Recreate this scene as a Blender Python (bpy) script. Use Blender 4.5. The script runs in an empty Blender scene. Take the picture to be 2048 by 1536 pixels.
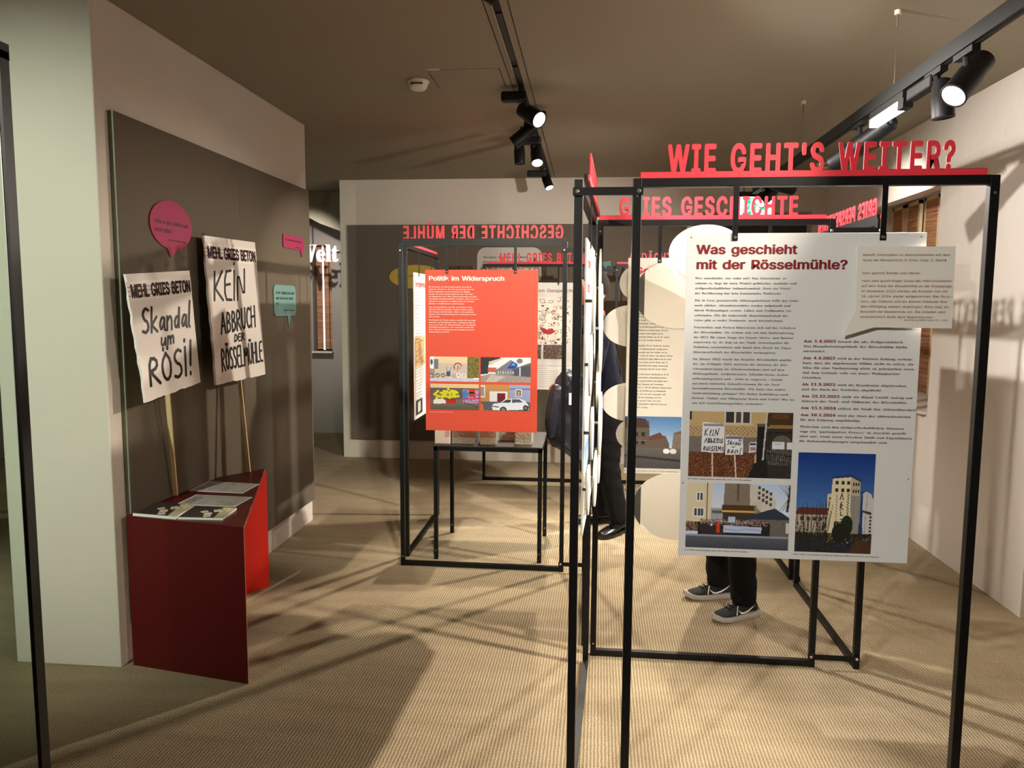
import bpy, bmesh, math, random
import numpy as np
from mathutils import Vector, Matrix

SC = bpy.context.scene
COL = SC.collection
R = math.radians
random.seed(7)

# ------------------------------------------------------------------ camera, world, exposure
cam = bpy.data.cameras.new('camera'); cam.sensor_width = 36.0; cam.lens = 1520.82 * 36 / 2048
cam.clip_start = 0.05; cam.clip_end = 60
cam_o = bpy.data.objects.new('camera', cam); COL.objects.link(cam_o)
cam_o.matrix_world = Matrix(((0.994835, -0.016280, 0.100193, 0), (0.101331, 0.101066, -0.989706, 0),
                             (0.005986, 0.994747, 0.102193, 1.62173), (0, 0, 0, 1)))
SC.camera = cam_o
world = bpy.data.worlds.new('world'); SC.world = world; world.use_nodes = True
world.node_tree.nodes['Background'].inputs[0].default_value = (1.0, 0.96, 0.90, 1)
world.node_tree.nodes['Background'].inputs[1].default_value = 0.06
SC.view_settings.view_transform = 'Standard'; SC.view_settings.look = 'None'
SC.view_settings.exposure = 0.0; SC.view_settings.gamma = 1.0; SC.view_settings.use_curve_mapping = False

# ------------------------------------------------------------------ helpers
def lin(c):
    return tuple((x / 255 / 12.92) if x / 255 <= 0.04045 else ((x / 255 + 0.055) / 1.055) ** 2.4 for x in c[:3])

def mat(name, rgb, rough=0.6, metal=0.0, spec=0.5, bump=None, vary=None):
    m = bpy.data.materials.new(name); m.use_nodes = True
    nt = m.node_tree; b = nt.nodes['Principled BSDF']
    c = lin(rgb) + (1,)
    b.inputs['Base Color'].default_value = c
    b.inputs['Roughness'].default_value = rough; b.inputs['Metallic'].default_value = metal
    b.inputs['Specular IOR Level'].default_value = spec
    tc = None
    if bump or vary:
        tc = nt.nodes.new('ShaderNodeTexCoord')
    if vary:                                     # (scale, amount): faint mottling of the colour
        n = nt.nodes.new('ShaderNodeTexNoise'); n.inputs['Scale'].default_value = vary[0]; n.inputs['Detail'].default_value = 4
        mx = nt.nodes.new('ShaderNodeMix'); mx.data_type = 'RGBA'
        mx.inputs[6].default_value = tuple(x * (1 - vary[1]) for x in c[:3]) + (1,)
        mx.inputs[7].default_value = tuple(min(1, x * (1 + vary[1])) for x in c[:3]) + (1,)
        nt.links.new(tc.outputs['Object'], n.inputs['Vector']); nt.links.new(n.outputs['Fac'], mx.inputs[0])
        nt.links.new(mx.outputs[2], b.inputs['Base Color'])
    if bump:                                     # (scale, strength)
        n = nt.nodes.new('ShaderNodeTexNoise'); n.inputs['Scale'].default_value = bump[0]; n.inputs['Detail'].default_value = 5
        bp = nt.nodes.new('ShaderNodeBump'); bp.inputs['Strength'].default_value = bump[1]; bp.inputs['Distance'].default_value = 0.01
        nt.links.new(tc.outputs['Object'], n.inputs['Vector']); nt.links.new(n.outputs['Fac'], bp.inputs['Height'])
        nt.links.new(bp.outputs['Normal'], b.inputs['Normal'])
    return m

def emat(name, rgb, strength):
    m = bpy.data.materials.new(name); m.use_nodes = True
    b = m.node_tree.nodes['Principled BSDF']
    b.inputs['Base Color'].default_value = lin(rgb) + (1,)
    b.inputs['Emission Color'].default_value = lin(rgb) + (1,); b.inputs['Emission Strength'].default_value = strength
    return m

M = {}
M['black'] = mat('black_steel', (7, 7, 8), 0.45, 0.0, 0.35)
M['black_lamp'] = mat('black_lamp_paint', (10, 10, 11), 0.5, 0, 0.35)
M['bolt'] = mat('zinc_bolt', (210, 210, 205), 0.3, 1.0)
M['red'] = mat('red_lacquer', (226, 52, 66), 0.5)
M['panel'] = mat('white_panel', (222, 223, 221), 0.55)
M['panel_warm'] = mat('warm_white_panel', (228, 226, 219), 0.55)
M['orange_red'] = mat('red_panel', (214, 76, 54), 0.5)
M['bubble_white'] = mat('white_bubble_board', (226, 223, 212), 0.5)
M['ink_dark'] = mat('dark_ink', (40, 40, 42), 0.7)
M['ink_grey'] = mat('grey_ink', (88, 88, 88), 0.7)
M['ink_red'] = mat('red_ink', (126, 15, 20), 0.7)
M['ink_bright'] = mat('bright_red_ink', (205, 40, 46), 0.7)
M['ink_white'] = mat('white_ink', (245, 240, 232), 0.7)
M['ink_brown'] = mat('brown_ink', (140, 88, 60), 0.7)
M['marker'] = mat('black_marker', (12, 12, 13), 0.6)
M['felt'] = mat('grey_brown_felt', (104, 95, 83), 0.9, 0, 0.15, (900, 0.15), (220, 0.07))
M['felt_edge'] = mat('grey_green_edge', (128, 130, 112), 0.8)
M['plaster'] = mat('white_plaster', (214, 206, 196), 0.85, 0, 0.2, (14, 0.18), (3, 0.03))
M['plaster_right'] = mat('rough_white_plaster', (222, 214, 205), 0.85, 0, 0.2, (9, 0.55), (3, 0.03))
M['plaster_back'] = mat('back_plaster', (206, 198, 184), 0.85, 0, 0.2, (14, 0.12), (3, 0.03))
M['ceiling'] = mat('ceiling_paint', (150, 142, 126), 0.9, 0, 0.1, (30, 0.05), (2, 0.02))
M['base'] = mat('baseboard_paint', (216, 208, 198), 0.7)
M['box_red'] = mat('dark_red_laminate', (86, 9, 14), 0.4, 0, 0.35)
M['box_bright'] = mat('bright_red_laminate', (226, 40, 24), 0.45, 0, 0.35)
M['ply'] = mat('plywood_edge', (150, 98, 70), 0.7)
M['magenta'] = mat('magenta_card', (158, 34, 82), 0.7)
M['teal'] = mat('teal_card', (106, 146, 141), 0.7)
M['yellow'] = mat('yellow_card', (196, 168, 66), 0.7)
M['greycard'] = mat('light_grey_card', (196, 190, 182), 0.7)
M['card'] = mat('white_cardboard', (236, 230, 226), 0.8, 0, 0.2, (60, 0.05))
M['tape'] = mat('white_tape_strip', (244, 240, 236), 0.6)
M['wood_stick'] = mat('pine_stick', (214, 186, 142), 0.7, 0, 0.3, None, (40, 0.1))
M['paper'] = mat('paper_white', (238, 234, 230), 0.6)
M['white_plastic'] = mat('white_plastic', (228, 222, 208), 0.5)
M['lens'] = emat('lamp_lens', (255, 244, 222), 14)
M['tube'] = emat('light_tube', (250, 252, 255), 22)
M['signlit'] = emat('backlit_white', (250, 255, 252), 2.2)
M['signgreen'] = emat('backlit_green', (20, 205, 150), 1.4)
M['welt'] = emat('backlit_letters', (250, 240, 246), 0.85)
M['daylight'] = emat('daylight_gap', (236, 240, 255), 0.95)
M['bamboo'] = None
M['table_top'] = mat('dark_grey_table_top', (58, 54, 54), 0.5)
M['gold'] = mat('gold_leaf_brick', (168, 170, 146), 0.42, 0.2, 0.5, (90, 0.8), (40, 0.15))
M['silver'] = mat('silver_leaf_brick', (156, 160, 146), 0.45, 0.2, 0.5, (70, 0.9), (30, 0.2))
M['white_block'] = mat('white_block_paint', (226, 220, 204), 0.6)
M['skin'] = mat('skin', (205, 152, 128), 0.55, 0, 0.4)
M['hair'] = mat('dark_hair', (30, 24, 21), 0.9, 0, 0.1)
M['navy'] = mat('navy_cloth', (12, 13, 27), 0.8, 0, 0.2, (60, 0.2))
M['trouser'] = mat('black_cloth', (12, 12, 13), 0.8, 0, 0.2, (50, 0.25))
M['puffer'] = mat('dark_nylon', (30, 33, 44), 0.42, 0, 0.5, (26, 0.5))
M['leather'] = mat('black_leather', (14, 14, 14), 0.3)
M['blueshirt'] = mat('blue_shirt', (84, 126, 176), 0.8)
M['redshirt'] = mat('red_shirt', (120, 30, 40), 0.8)
M['mesh_shoe'] = mat('charcoal_mesh', (40, 41, 43), 0.8, 0, 0.3, (300, 0.3))
M['sole'] = mat('grey_white_foam', (176, 168, 158), 0.6)
M['dark'] = mat('dark_opening', (60, 58, 55), 0.9)
M['steel'] = mat('brushed_aluminium', (170, 165, 155), 0.4, 1.0)
M['seam'] = mat('shadow_gap', (30, 27, 24), 0.9)
M['band'] = mat('dark_grey_field', (70, 70, 68), 0.6)
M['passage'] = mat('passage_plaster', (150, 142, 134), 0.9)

def print_mat():
    m = bpy.data.materials.new('printed_picture'); m.use_nodes = True
    nt = m.node_tree; a = nt.nodes.new('ShaderNodeVertexColor'); a.layer_name = 'print'
    b = nt.nodes['Principled BSDF']; b.inputs['Roughness'].default_value = 0.5
    nt.links.new(a.outputs['Color'], b.inputs['Base Color'])
    return m
M['print'] = print_mat()

def floor_mat():
    m = bpy.data.materials.new('sisal_floor'); m.use_nodes = True
    nt = m.node_tree; L = nt.links.new; b = nt.nodes['Principled BSDF']; b.inputs['Roughness'].default_value = 0.9
    b.inputs['Specular IOR Level'].default_value = 0.15
    tc = nt.nodes.new('ShaderNodeTexCoord')
    mp = nt.nodes.new('ShaderNodeMapping'); mp.inputs['Rotation'].default_value = (0, 0, R(0.7))
    L(tc.outputs['Object'], mp.inputs['Vector'])
    nz = nt.nodes.new('ShaderNodeTexNoise'); nz.inputs['Scale'].default_value = 45; nz.inputs['Detail'].default_value = 3
    L(mp.outputs['Vector'], nz.inputs['Vector'])
    ad = nt.nodes.new('ShaderNodeMix'); ad.data_type = 'VECTOR'; ad.inputs[0].default_value = 0.007
    L(mp.outputs['Vector'], ad.inputs[4]); L(nz.outputs['Color'], ad.inputs[5])
    def wave(direction, scale):
        w = nt.nodes.new('ShaderNodeTexWave'); w.bands_direction = direction; w.inputs['Scale'].default_value = scale
        L(ad.outputs[1], w.inputs['Vector']); return w
    wx = wave('X', 24.0); wy = wave('Y', 33.0)
    mul = nt.nodes.new('ShaderNodeMath'); mul.operation = 'MULTIPLY_ADD'; mul.inputs[1].default_value = 0.42
    wk = nt.nodes.new('ShaderNodeMath'); wk.operation = 'MULTIPLY'; wk.inputs[1].default_value = 0.62; L(wx.outputs['Fac'], wk.inputs[0])
    L(wy.outputs['Fac'], mul.inputs[0]); L(wk.outputs[0], mul.inputs[2])
    n2 = nt.nodes.new('ShaderNodeTexNoise'); n2.inputs['Scale'].default_value = 260; n2.inputs['Detail'].default_value = 4
    L(tc.outputs['Object'], n2.inputs['Vector'])
    m2 = nt.nodes.new('ShaderNodeMath'); m2.operation = 'MULTIPLY_ADD'; m2.inputs[1].default_value = 1.25
    L(n2.outputs['Fac'], m2.inputs[0]); L(mul.outputs[0], m2.inputs[2])
    rp = nt.nodes.new('ShaderNodeValToRGB')
    rp.color_ramp.elements[0].position = 0.25; rp.color_ramp.elements[0].color = lin((104, 86, 62)) + (1,)
    rp.color_ramp.elements[1].position = 1.0; rp.color_ramp.elements[1].color = lin((228, 209, 175)) + (1,)
    sc = nt.nodes.new('ShaderNodeMath'); sc.operation = 'MULTIPLY'; sc.inputs[1].default_value = 0.52
    L(m2.outputs[0], sc.inputs[0]); L(sc.outputs[0], rp.inputs['Fac'])
    n3 = nt.nodes.new('ShaderNodeTexNoise'); n3.inputs['Scale'].default_value = 5; n3.inputs['Detail'].default_value = 3
    st = nt.nodes.new('ShaderNodeMapping'); st.inputs['Scale'].default_value = (0.35, 2.2, 1)
    L(tc.outputs['Object'], st.inputs['Vector']); L(st.outputs['Vector'], n3.inputs['Vector'])
    hs = nt.nodes.new('ShaderNodeMix'); hs.data_type = 'RGBA'; hs.blend_type = 'MULTIPLY'; hs.inputs[0].default_value = 0.35
    L(rp.outputs['Color'], hs.inputs[6]); L(n3.outputs['Fac'], hs.inputs[7])
    L(hs.outputs[2], b.inputs['Base Color'])
    bp = nt.nodes.new('ShaderNodeBump'); bp.inputs['Strength'].default_value = 0.55; bp.inputs['Distance'].default_value = 0.004
    L(m2.outputs[0], bp.inputs['Height']); L(bp.outputs['Normal'], b.inputs['Normal'])
    return m
M['floor'] = floor_mat()

def bamboo_mat():
    m = bpy.data.materials.new('woven_wood_blind'); m.use_nodes = True
    nt = m.node_tree; L = nt.links.new; b = nt.nodes['Principled BSDF']; b.inputs['Roughness'].default_value = 0.6
    tc = nt.nodes.new('ShaderNodeTexCoord')
    mp = nt.nodes.new('ShaderNodeMapping'); mp.inputs['Scale'].default_value = (3, 3, 130)
    n = nt.nodes.new('ShaderNodeTexNoise'); n.inputs['Scale'].default_value = 1.0; n.inputs['Detail'].default_value = 3
    L(tc.outputs['Object'], mp.inputs['Vector']); L(mp.outputs['Vector'], n.inputs['Vector'])
    rp = nt.nodes.new('ShaderNodeValToRGB')
    rp.color_ramp.elements[0].position = 0.3; rp.color_ramp.elements[0].color = lin((112, 66, 44)) + (1,)
    rp.color_ramp.elements[1].position = 0.7; rp.color_ramp.elements[1].color = lin((200, 148, 108)) + (1,)
    L(n.outputs['Fac'], rp.inputs['Fac']); L(rp.outputs['Color'], b.inputs['Base Color'])
    return m
M['bamboo'] = bamboo_mat()

def glass_mat():
    m = bpy.data.materials.new('clear_glass'); m.use_nodes = True
    nt = m.node_tree; L = nt.links.new
    for n in list(nt.nodes): nt.nodes.remove(n)
    out = nt.nodes.new('ShaderNodeOutputMaterial'); t = nt.nodes.new('ShaderNodeBsdfTransparent')
    t.inputs['Color'].default_value = (0.9, 0.95, 0.92, 1)
    g = nt.nodes.new('ShaderNodeBsdfGlossy'); g.inputs['Roughness'].default_value = 0.02
    f = nt.nodes.new('ShaderNodeFresnel'); f.inputs['IOR'].default_value = 1.5
    mx = nt.nodes.new('ShaderNodeMixShader')
    geo = nt.nodes.new('ShaderNodeNewGeometry'); k = nt.nodes.new('ShaderNodeMath'); k.operation = 'SUBTRACT'; k.inputs[0].default_value = 1.0
    L(geo.outputs['Backfacing'], k.inputs[1]); k2 = nt.nodes.new('ShaderNodeMath'); k2.operation = 'MULTIPLY'; L(f.outputs[0], k2.inputs[0]); L(k.outputs[0], k2.inputs[1])
    L(k2.outputs[0], mx.inputs[0]); L(t.outputs[0], mx.inputs[1]); L(g.outputs[0], mx.inputs[2]); L(mx.outputs[0], out.inputs[0])
    return m
M['glass'] = glass_mat()

def new_mesh(name, verts, faces, m, parent=None, smooth=False):
    me = bpy.data.meshes.new(name); me.from_pydata([tuple(v) for v in verts], [], faces); me.update()
    if m is not None: me.materials.append(m)
    if smooth:
        me.polygons.foreach_set('use_smooth', [True] * len(me.polygons))
    o = bpy.data.objects.new(name, me); COL.objects.link(o)
    if parent is not None: o.parent = parent
    return o

class MB:
    """collects simple solids and builds them as one mesh object"""
    def __init__(s): s.v = []; s.f = []
    def add(s, v, f):
        b = len(s.v); s.v += [tuple(p) for p in v]; s.f += [tuple(i + b for i in q) for q in f]; return s
    def box(s, x0, x1, y0, y1, z0, z1):
        v = [(x, y, z) for x in (x0, x1) for y in (y0, y1) for z in (z0, z1)]
        return s.add(v, [(0, 1, 3, 2), (4, 6, 7, 5), (0, 4, 5, 1), (2, 3, 7, 6), (0, 2, 6, 4), (1, 5, 7, 3)])
    def prism(s, pts, axis, a, b):
        """2D outline extruded along an axis: axis 'y' maps (u, w) to (u, ., w); 'z' to (u, w, .); 'x' to (., u, w)"""
        n = len(pts)
        def P(p, t): return {'y': (p[0], t, p[1]), 'z': (p[0], p[1], t), 'x': (t, p[0], p[1])}[axis]
        v = [P(p, a) for p in pts] + [P(p, b) for p in pts]
        f = [tuple(range(n))[::-1], tuple(range(n, 2 * n))] + [(i, (i + 1) % n, n + (i + 1) % n, n + i) for i in range(n)]
        return s.add(v, f)
    def tube(s, p, q, r0, r1=None, n=16, cap=True):
        p = Vector(p); q = Vector(q); r1 = r0 if r1 is None else r1
        d = (q - p).normalized(); a = d.orthogonal().normalized(); c = d.cross(a)
        v = [];
        for o, r in ((p, r0), (q, r1)):
            for i in range(n):
                t = 2 * math.pi * i / n; v.append(o + a * (r * math.cos(t)) + c * (r * math.sin(t)))
        f = [(i, (i + 1) % n, n + (i + 1) % n, n + i) for i in range(n)]
        if cap: f += [tuple(range(n))[::-1], tuple(range(n, 2 * n))]
        return s.add(v, f)
    def bar(s, p, q, w, h, up=(0, 0, 1)):
        p = Vector(p); q = Vector(q); d = (q - p).normalized(); up = Vector(up)
        if abs(d.dot(up)) > .99: up = Vector((1, 0, 0))
        a = d.cross(up).normalized(); b = a.cross(d)
        v = [o + a * (sx * w / 2) + b * (sz * h / 2) for o in (p, q) for sx in (-1, 1) for sz in (-1, 1)]
        return s.add(v, [(0, 1, 3, 2), (4, 6, 7, 5), (0, 4, 5, 1), (2, 3, 7, 6), (0, 2, 6, 4), (1, 5, 7, 3)])
    def rings(s, rings, closed_ends=True):
        n = len(rings[0]); v = [p for r in rings for p in r]; f = []
        for k in range(len(rings) - 1):
            for i in range(n):
                f.append((k * n + i, k * n + (i + 1) % n, (k + 1) * n + (i + 1) % n, (k + 1) * n + i))
        if closed_ends: f += [tuple(range(n))[::-1], tuple(range((len(rings) - 1) * n, len(rings) * n))]
        return s.add(v, f)
    def lathe(s, prof, axis_p, axis_d, n=20):
        p = Vector(axis_p); d = Vector(axis_d).normalized(); a = d.orthogonal().normalized(); c = d.cross(a)
        return s.rings([[p + d * h + a * (r * math.cos(2 * math.pi * i / n)) + c * (r * math.sin(2 * math.pi * i / n)) for i in range(n)] for h, r in prof])
    def build(s, name, m, parent=None, smooth=False, bevel=0):
        o = new_mesh(name, s.v, s.f, m, parent, smooth)
        bm = bmesh.new(); bm.from_mesh(o.data); bmesh.ops.recalc_face_normals(bm, faces=bm.faces)
        if bevel: bmesh.ops.bevel(bm, geom=list(bm.edges), offset=bevel, segments=2, profile=0.5, affect='EDGES')
        bm.to_mesh(o.data); bm.free(); return o

def tag(o, label=None, cat=None, group=None, kind=None):
    if label: o['label'] = label
    if cat: o['category'] = cat
    if group: o['group'] = group
    if kind: o['kind'] = kind
    return o
def empty(name, loc, label, cat, group=None, rotz=0.0):
    o = bpy.data.objects.new(name, None); COL.objects.link(o); o.empty_display_size = 0.1
    o.location = loc; o.rotation_euler = (0, 0, rotz)
    return tag(o, label, cat, group)
def part(o, label): o['label'] = label; return o
def struct(o): o['kind'] = 'structure'; return o

# ------------------------------------------------------------------ lettering
SANS = SERIF = None
try:
    _fd = bpy.utils.resource_path('LOCAL') + '/datafiles/fonts/'
    SANS = bpy.data.fonts.load(_fd + 'Inter.woff2')
    SERIF = bpy.data.fonts.load(_fd + 'NotoSansMath-Regular.woff2')
except Exception:
    pass
UML = {'ä': 'a', 'ö': 'o', 'ü': 'u', 'Ä': 'A', 'Ö': 'O', 'Ü': 'U'}
_gl = {}
def _raw(kind, s, ext=0.0):
    c = bpy.data.curves.new('glyph', 'FONT'); c.body = s; c.size = 1.0; c.resolution_u = 3; c.extrude = ext
    f = SANS if kind == 'sans' else SERIF
    if f: c.font = f
    o = bpy.data.objects.new('glyph', c)
    me = bpy.data.meshes.new_from_object(o)
    v = np.array([p.co[:] for p in me.vertices]) if len(me.vertices) else np.zeros((0, 3))
    fs = [tuple(p.vertices) for p in me.polygons]
    bpy.data.objects.remove(o); bpy.data.curves.remove(c); bpy.data.meshes.remove(me)
    return v, fs
def _map(kind, ch):
    ch = {'„': '"', '“': '"', '–': '-'}.get(ch, ch) if kind == 'serif' else ch
    if kind == 'serif' and SERIF:
        if 'a' <= ch <= 'z': return chr(0x1D41A + ord(ch) - 97)
        if 'A' <= ch <= 'Z': return chr(0x1D400 + ord(ch) - 65)
        if '0' <= ch <= '9': return chr(0x1D7CE + ord(ch) - 48)
    return ch
_bar = {}
def glyph(kind, ch, ext=0.0):
    key = (kind, ch, ext)
    if key in _gl: return _gl[key]
    if ch == ' ':
        _gl[key] = (np.zeros((0, 3)), [], 0.27); return _gl[key]
    base = UML.get(ch, ch) if kind == 'serif' else ch
    m = _map(kind, base)
    v, f = _raw(kind, m, ext)
    if kind not in _bar: _bar[kind] = _raw(kind, 'l')[0][:, 0].max()
    adv = _raw(kind, m + 'l')[0][:, 0].max() - _bar[kind]
    if base != ch and len(v):
        x = (v[:, 0].min() + v[:, 0].max()) / 2; z = v[:, 1].max() + 0.07; d = 0.05
        for sx in (-0.11, 0.11):
            n = len(v)
            q = np.array([(x + sx + a * d, z + d + b * d, 0) for a, b in ((-1, -1), (1, -1), (1, 1), (-1, 1))])
            v = np.vstack([v, q]); f = f + [(n, n + 1, n + 2, n + 3)]
    _gl[key] = (v, f, adv); return _gl[key]
def line_geo(kind, s, size, sx=1.0, ext=0.0, bold=0.0, track=0.0):
    """vertices (x, y, depth), faces and width of one line of text at the origin"""
    vs = []; fs = []; x = 0.0; n = 0
    shifts = [(0, 0)] if not bold else [(bold * math.cos(a), bold * 0.6 * math.sin(a)) for a in [i * math.pi / 4 for i in range(8)]]
    for ch in s:
        v, f, adv = glyph(kind, ch, ext)
        if len(v):
            for si, (bx, by) in enumerate(shifts):
                w = v.copy(); w[:, 2] += si * .0007 * (1 if ext else 0) ; w[:, 0] = (w[:, 0] + x + bx / sx) * size * sx; w[:, 1] = (w[:, 1] + by) * size; w[:, 2] *= size; w[:, 2] += (si * 4e-5 if not ext else 0)
                vs.append(w); fs += [tuple(i + n for i in q) for q in f]; n += len(v)
        x += adv + track
    return (np.vstack(vs) if vs else np.zeros((0, 3))), fs, x * size * sx
class Text:
    """text on a flat face: x to the right, z up, at local depth y"""
    def __init__(s, y=-0.0008): s.mb = MB(); s.y = y
    def put(s, kind, st, x, z, size, sx=1.0, bold=0.0, fit=None, right=False, track=0.0, slope=0.0):
        v, f, w = line_geo(kind, st, size, sx, 0.0, bold, track)
        k = 1.0
        if fit: k = fit / w; w = fit
        off = -w if right else 0
        s.mb.add([(x + off + p[0] * k, s.y - p[2], z + p[1] + slope * p[0]) for p in v], f); return w
    def lines(s, kind, rows, x, z, pitch, size, sx=1.0, gap=0.4, bold=0.0):
        for r in rows:
            if r == '': z -= pitch * gap; continue
            s.put(kind, r, x, z, size, sx, bold); z -= pitch
        return z
    def build(s, name, m, parent): return s.mb.build(name, m, parent) if False else new_mesh(name, s.mb.v, s.mb.f, m, parent)

# ------------------------------------------------------------------ printed pictures
class Pic:
    """a small raster that becomes a mesh of flat coloured cells (a printed photograph)"""
    def __init__(s, w, h, bg=(200, 200, 200), seed=1):
        s.w, s.h = w, h; s.a = np.zeros((h, w, 3)); s.a[:] = bg
        s.X, s.Y = np.meshgrid((np.arange(w) + .5) / w, (np.arange(h) + .5) / h); s.rng = np.random.RandomState(seed)
    def vgrad(s, x0, y0, x1, y1, c0, c1):
        m = (s.X >= x0) & (s.X < x1) & (s.Y >= y0) & (s.Y < y1); t = ((s.Y - y0) / (y1 - y0))[..., None]
        s.a[m] = (np.array(c0) * (1 - t) + np.array(c1) * t)[m]; return s
    def rect(s, x0, y0, x1, y1, c): s.a[(s.X >= x0) & (s.X < x1) & (s.Y >= y0) & (s.Y < y1)] = c; return s
    def poly(s, pts, c):
        m = np.zeros_like(s.X, bool); n = len(pts)
        for i in range(n):
            (x1, y1), (x2, y2) = pts[i], pts[(i + 1) % n]
            if y1 == y2: continue
            m ^= ((s.Y > min(y1, y2)) & (s.Y <= max(y1, y2)) & (s.X < (x2 - x1) * (s.Y - y1) / (y2 - y1) + x1))
        s.a[m] = c; return s
    def ell(s, cx, cy, rx, ry, c): s.a[((s.X - cx) / rx) ** 2 + ((s.Y - cy) / ry) ** 2 < 1] = c; return s
    def line(s, x1, y1, x2, y2, wd, c):
        asp = s.h / s.w; dx, dy = x2 - x1, (y2 - y1) * asp; L2 = dx * dx + dy * dy + 1e-12
        t = np.clip(((s.X - x1) * dx + (s.Y - y1) * asp * dy) / L2, 0, 1)
        s.a[np.hypot(s.X - x1 - t * dx, (s.Y - y1) * asp - t * dy) < wd / 2] = c; return s
    def path(s, pts, wd, c):
        for a, b in zip(pts, pts[1:]): s.line(a[0], a[1], b[0], b[1], wd, c)
        return s
    def noise(s, x0, y0, x1, y1, amp, cols=None, dens=1.0):
        m = (s.X >= x0) & (s.X < x1) & (s.Y >= y0) & (s.Y < y1)
        if cols is not None:
            k = s.rng.randint(0, len(cols), s.X.shape); r = s.rng.rand(*s.X.shape) < dens
            s.a[m & r] = np.array(cols)[k][m & r]
        s.a[m] += (s.rng.rand(*s.X.shape)[m] - .5)[:, None] * amp; return s
    def build(s, name, x0, z1, w, h, parent, y=-0.0006, P=None):
        H, W = s.h, s.w
        a = np.clip(s.a, 0, 255) / 255; a = np.where(a <= 0.04045, a / 12.92, ((a + 0.055) / 1.055) ** 2.4)
        xs = x0 + w * np.arange(W + 1) / W; zs = z1 - h * np.arange(H + 1) / H
        if P is None:
            gx, gz = np.meshgrid(xs, zs); co = np.stack([gx, np.full_like(gx, y), gz], -1).reshape(-1, 3)
        else:
            co = np.array([P(i / W, j / H) for j in range(H + 1) for i in range(W + 1)])
        i0 = (np.arange(H)[:, None] * (W + 1) + np.arange(W)[None, :]).ravel()
        fc = np.stack([i0, i0 + W + 1, i0 + W + 2, i0 + 1], -1)
        me = bpy.data.meshes.new(name); me.from_pydata(co.tolist(), [], fc.tolist()); me.update()
        at = me.color_attributes.new('print', 'FLOAT_COLOR', 'CORNER')
        c4 = np.concatenate([a.reshape(-1, 3), np.ones((H * W, 1))], -1).repeat(4, 0).astype(np.float32)
        at.data.foreach_set('color', c4.ravel()); me.materials.append(M['print'])
        o = bpy.data.objects.new(name, me); COL.objects.link(o); o.parent = parent; return o

# ------------------------------------------------------------------ the room
HC = 2.905
struct(MB().box(-6.2, 3.2, -3.2, 9.6, -0.1, 0).build('floor', M['floor']))
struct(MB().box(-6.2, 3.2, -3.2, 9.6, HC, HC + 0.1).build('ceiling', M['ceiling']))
struct(MB().box(-2.56, -2.058, 3.06, 5.44, 0, HC).build('wall_left', M['plaster'], bevel=0.006))
b = MB().box(-2.6, 1.085, 7.82, 8.1, 0, HC).box(2.15, 2.285, 7.82, 8.1, 0, HC).box(1.085, 2.15, 7.82, 8.1, 2.555, HC)
struct(b.build('wall_back', M['plaster_back']))
struct(MB().box(1.085, 2.15, 8.0, 8.05, 0, 2.555).build('door_1', M['dark']))
wr = MB().box(2.285, 2.95, 4.12, 5.365, 0, HC).box(2.285, 2.95, 5.365, 7.5, 0, 0.91).box(2.285, 2.95, 7.5, 8.1, 0, HC)
wr.prism([(2.285, 2.43), (2.95, 2.6), (2.95, HC), (2.285, HC)], 'y', 5.365, 7.5)
wr.box(2.42, 2.95, -3.2, 4.12, 0, HC)
struct(wr.build('wall_right', M['plaster_right']))
struct(MB().box(-6.2, 3.0, -3.2, -3.1, 0, HC).build('wall_rear', M['plaster']))
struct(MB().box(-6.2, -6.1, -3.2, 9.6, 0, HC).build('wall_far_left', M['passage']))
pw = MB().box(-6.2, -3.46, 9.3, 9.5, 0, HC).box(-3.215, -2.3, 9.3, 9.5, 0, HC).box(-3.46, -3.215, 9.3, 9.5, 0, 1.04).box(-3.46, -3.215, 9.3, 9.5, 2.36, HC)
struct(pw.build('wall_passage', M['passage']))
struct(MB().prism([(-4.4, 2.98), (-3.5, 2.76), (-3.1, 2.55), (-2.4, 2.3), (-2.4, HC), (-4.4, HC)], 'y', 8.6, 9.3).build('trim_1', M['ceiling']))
# window in the passage: wooden blind, bright gap, sill
w1 = struct(MB().box(-3.46, -3.215, 9.44, 9.48, 1.04, 2.36).build('window_2', M['seam']))
MB().box(-3.445, -3.37, 9.40, 9.43, 1.06, 2.36).box(-3.345, -3.285, 9.40, 9.43, 1.06, 2.36).box(-3.275, -3.22, 9.40, 9.43, 1.06, 2.36).build('wood_blind', M['bamboo'], w1)
part(MB().box(-3.370, -3.345, 9.41, 9.42, 1.05, 2.36).build('daylight_gap', M['daylight'], w1), 'bright slit of daylight between the blinds')
MB().box(-3.47, -3.2, 9.22, 9.4, 1.02, 1.04).build('window_sill', M['base'], w1)
# window in the right wall: three woven blinds in front of the panes, sill
w2 = struct(MB().box(2.88, 2.93, 5.4, 7.5, 0.91, 2.6).build('window_1', M['base']))
for y0, y1 in ((6.46, 6.74), (6.83, 7.10), (7.16, 7.42), (6.1, 6.4), (5.7, 6.04), (5.42, 5.66)):
    bl = MB().box(2.752, 2.77, y0 + .025, y1 - .025, 0.93, 2.5).build('woven_blind', M['bamboo'], w2)
    MB().box(2.75, 2.775, y0, y0 + .03, 0.92, 2.53).box(2.75, 2.775, y1 - .03, y1, 0.92, 2.53).box(2.75, 2.775, y0, y1, 2.5, 2.53).build('blind_frame', M['wood_stick'], bl)
part(MB().box(2.80, 2.81, 6.745, 6.825, 0.92, 2.5).build('daylight_gap', M['daylight'], w2), 'bright slit of daylight between two blinds')
MB().box(2.25, 2.86, 5.37, 7.49, 0.905, 0.925).build('window_sill', M['base'], w2)

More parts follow.
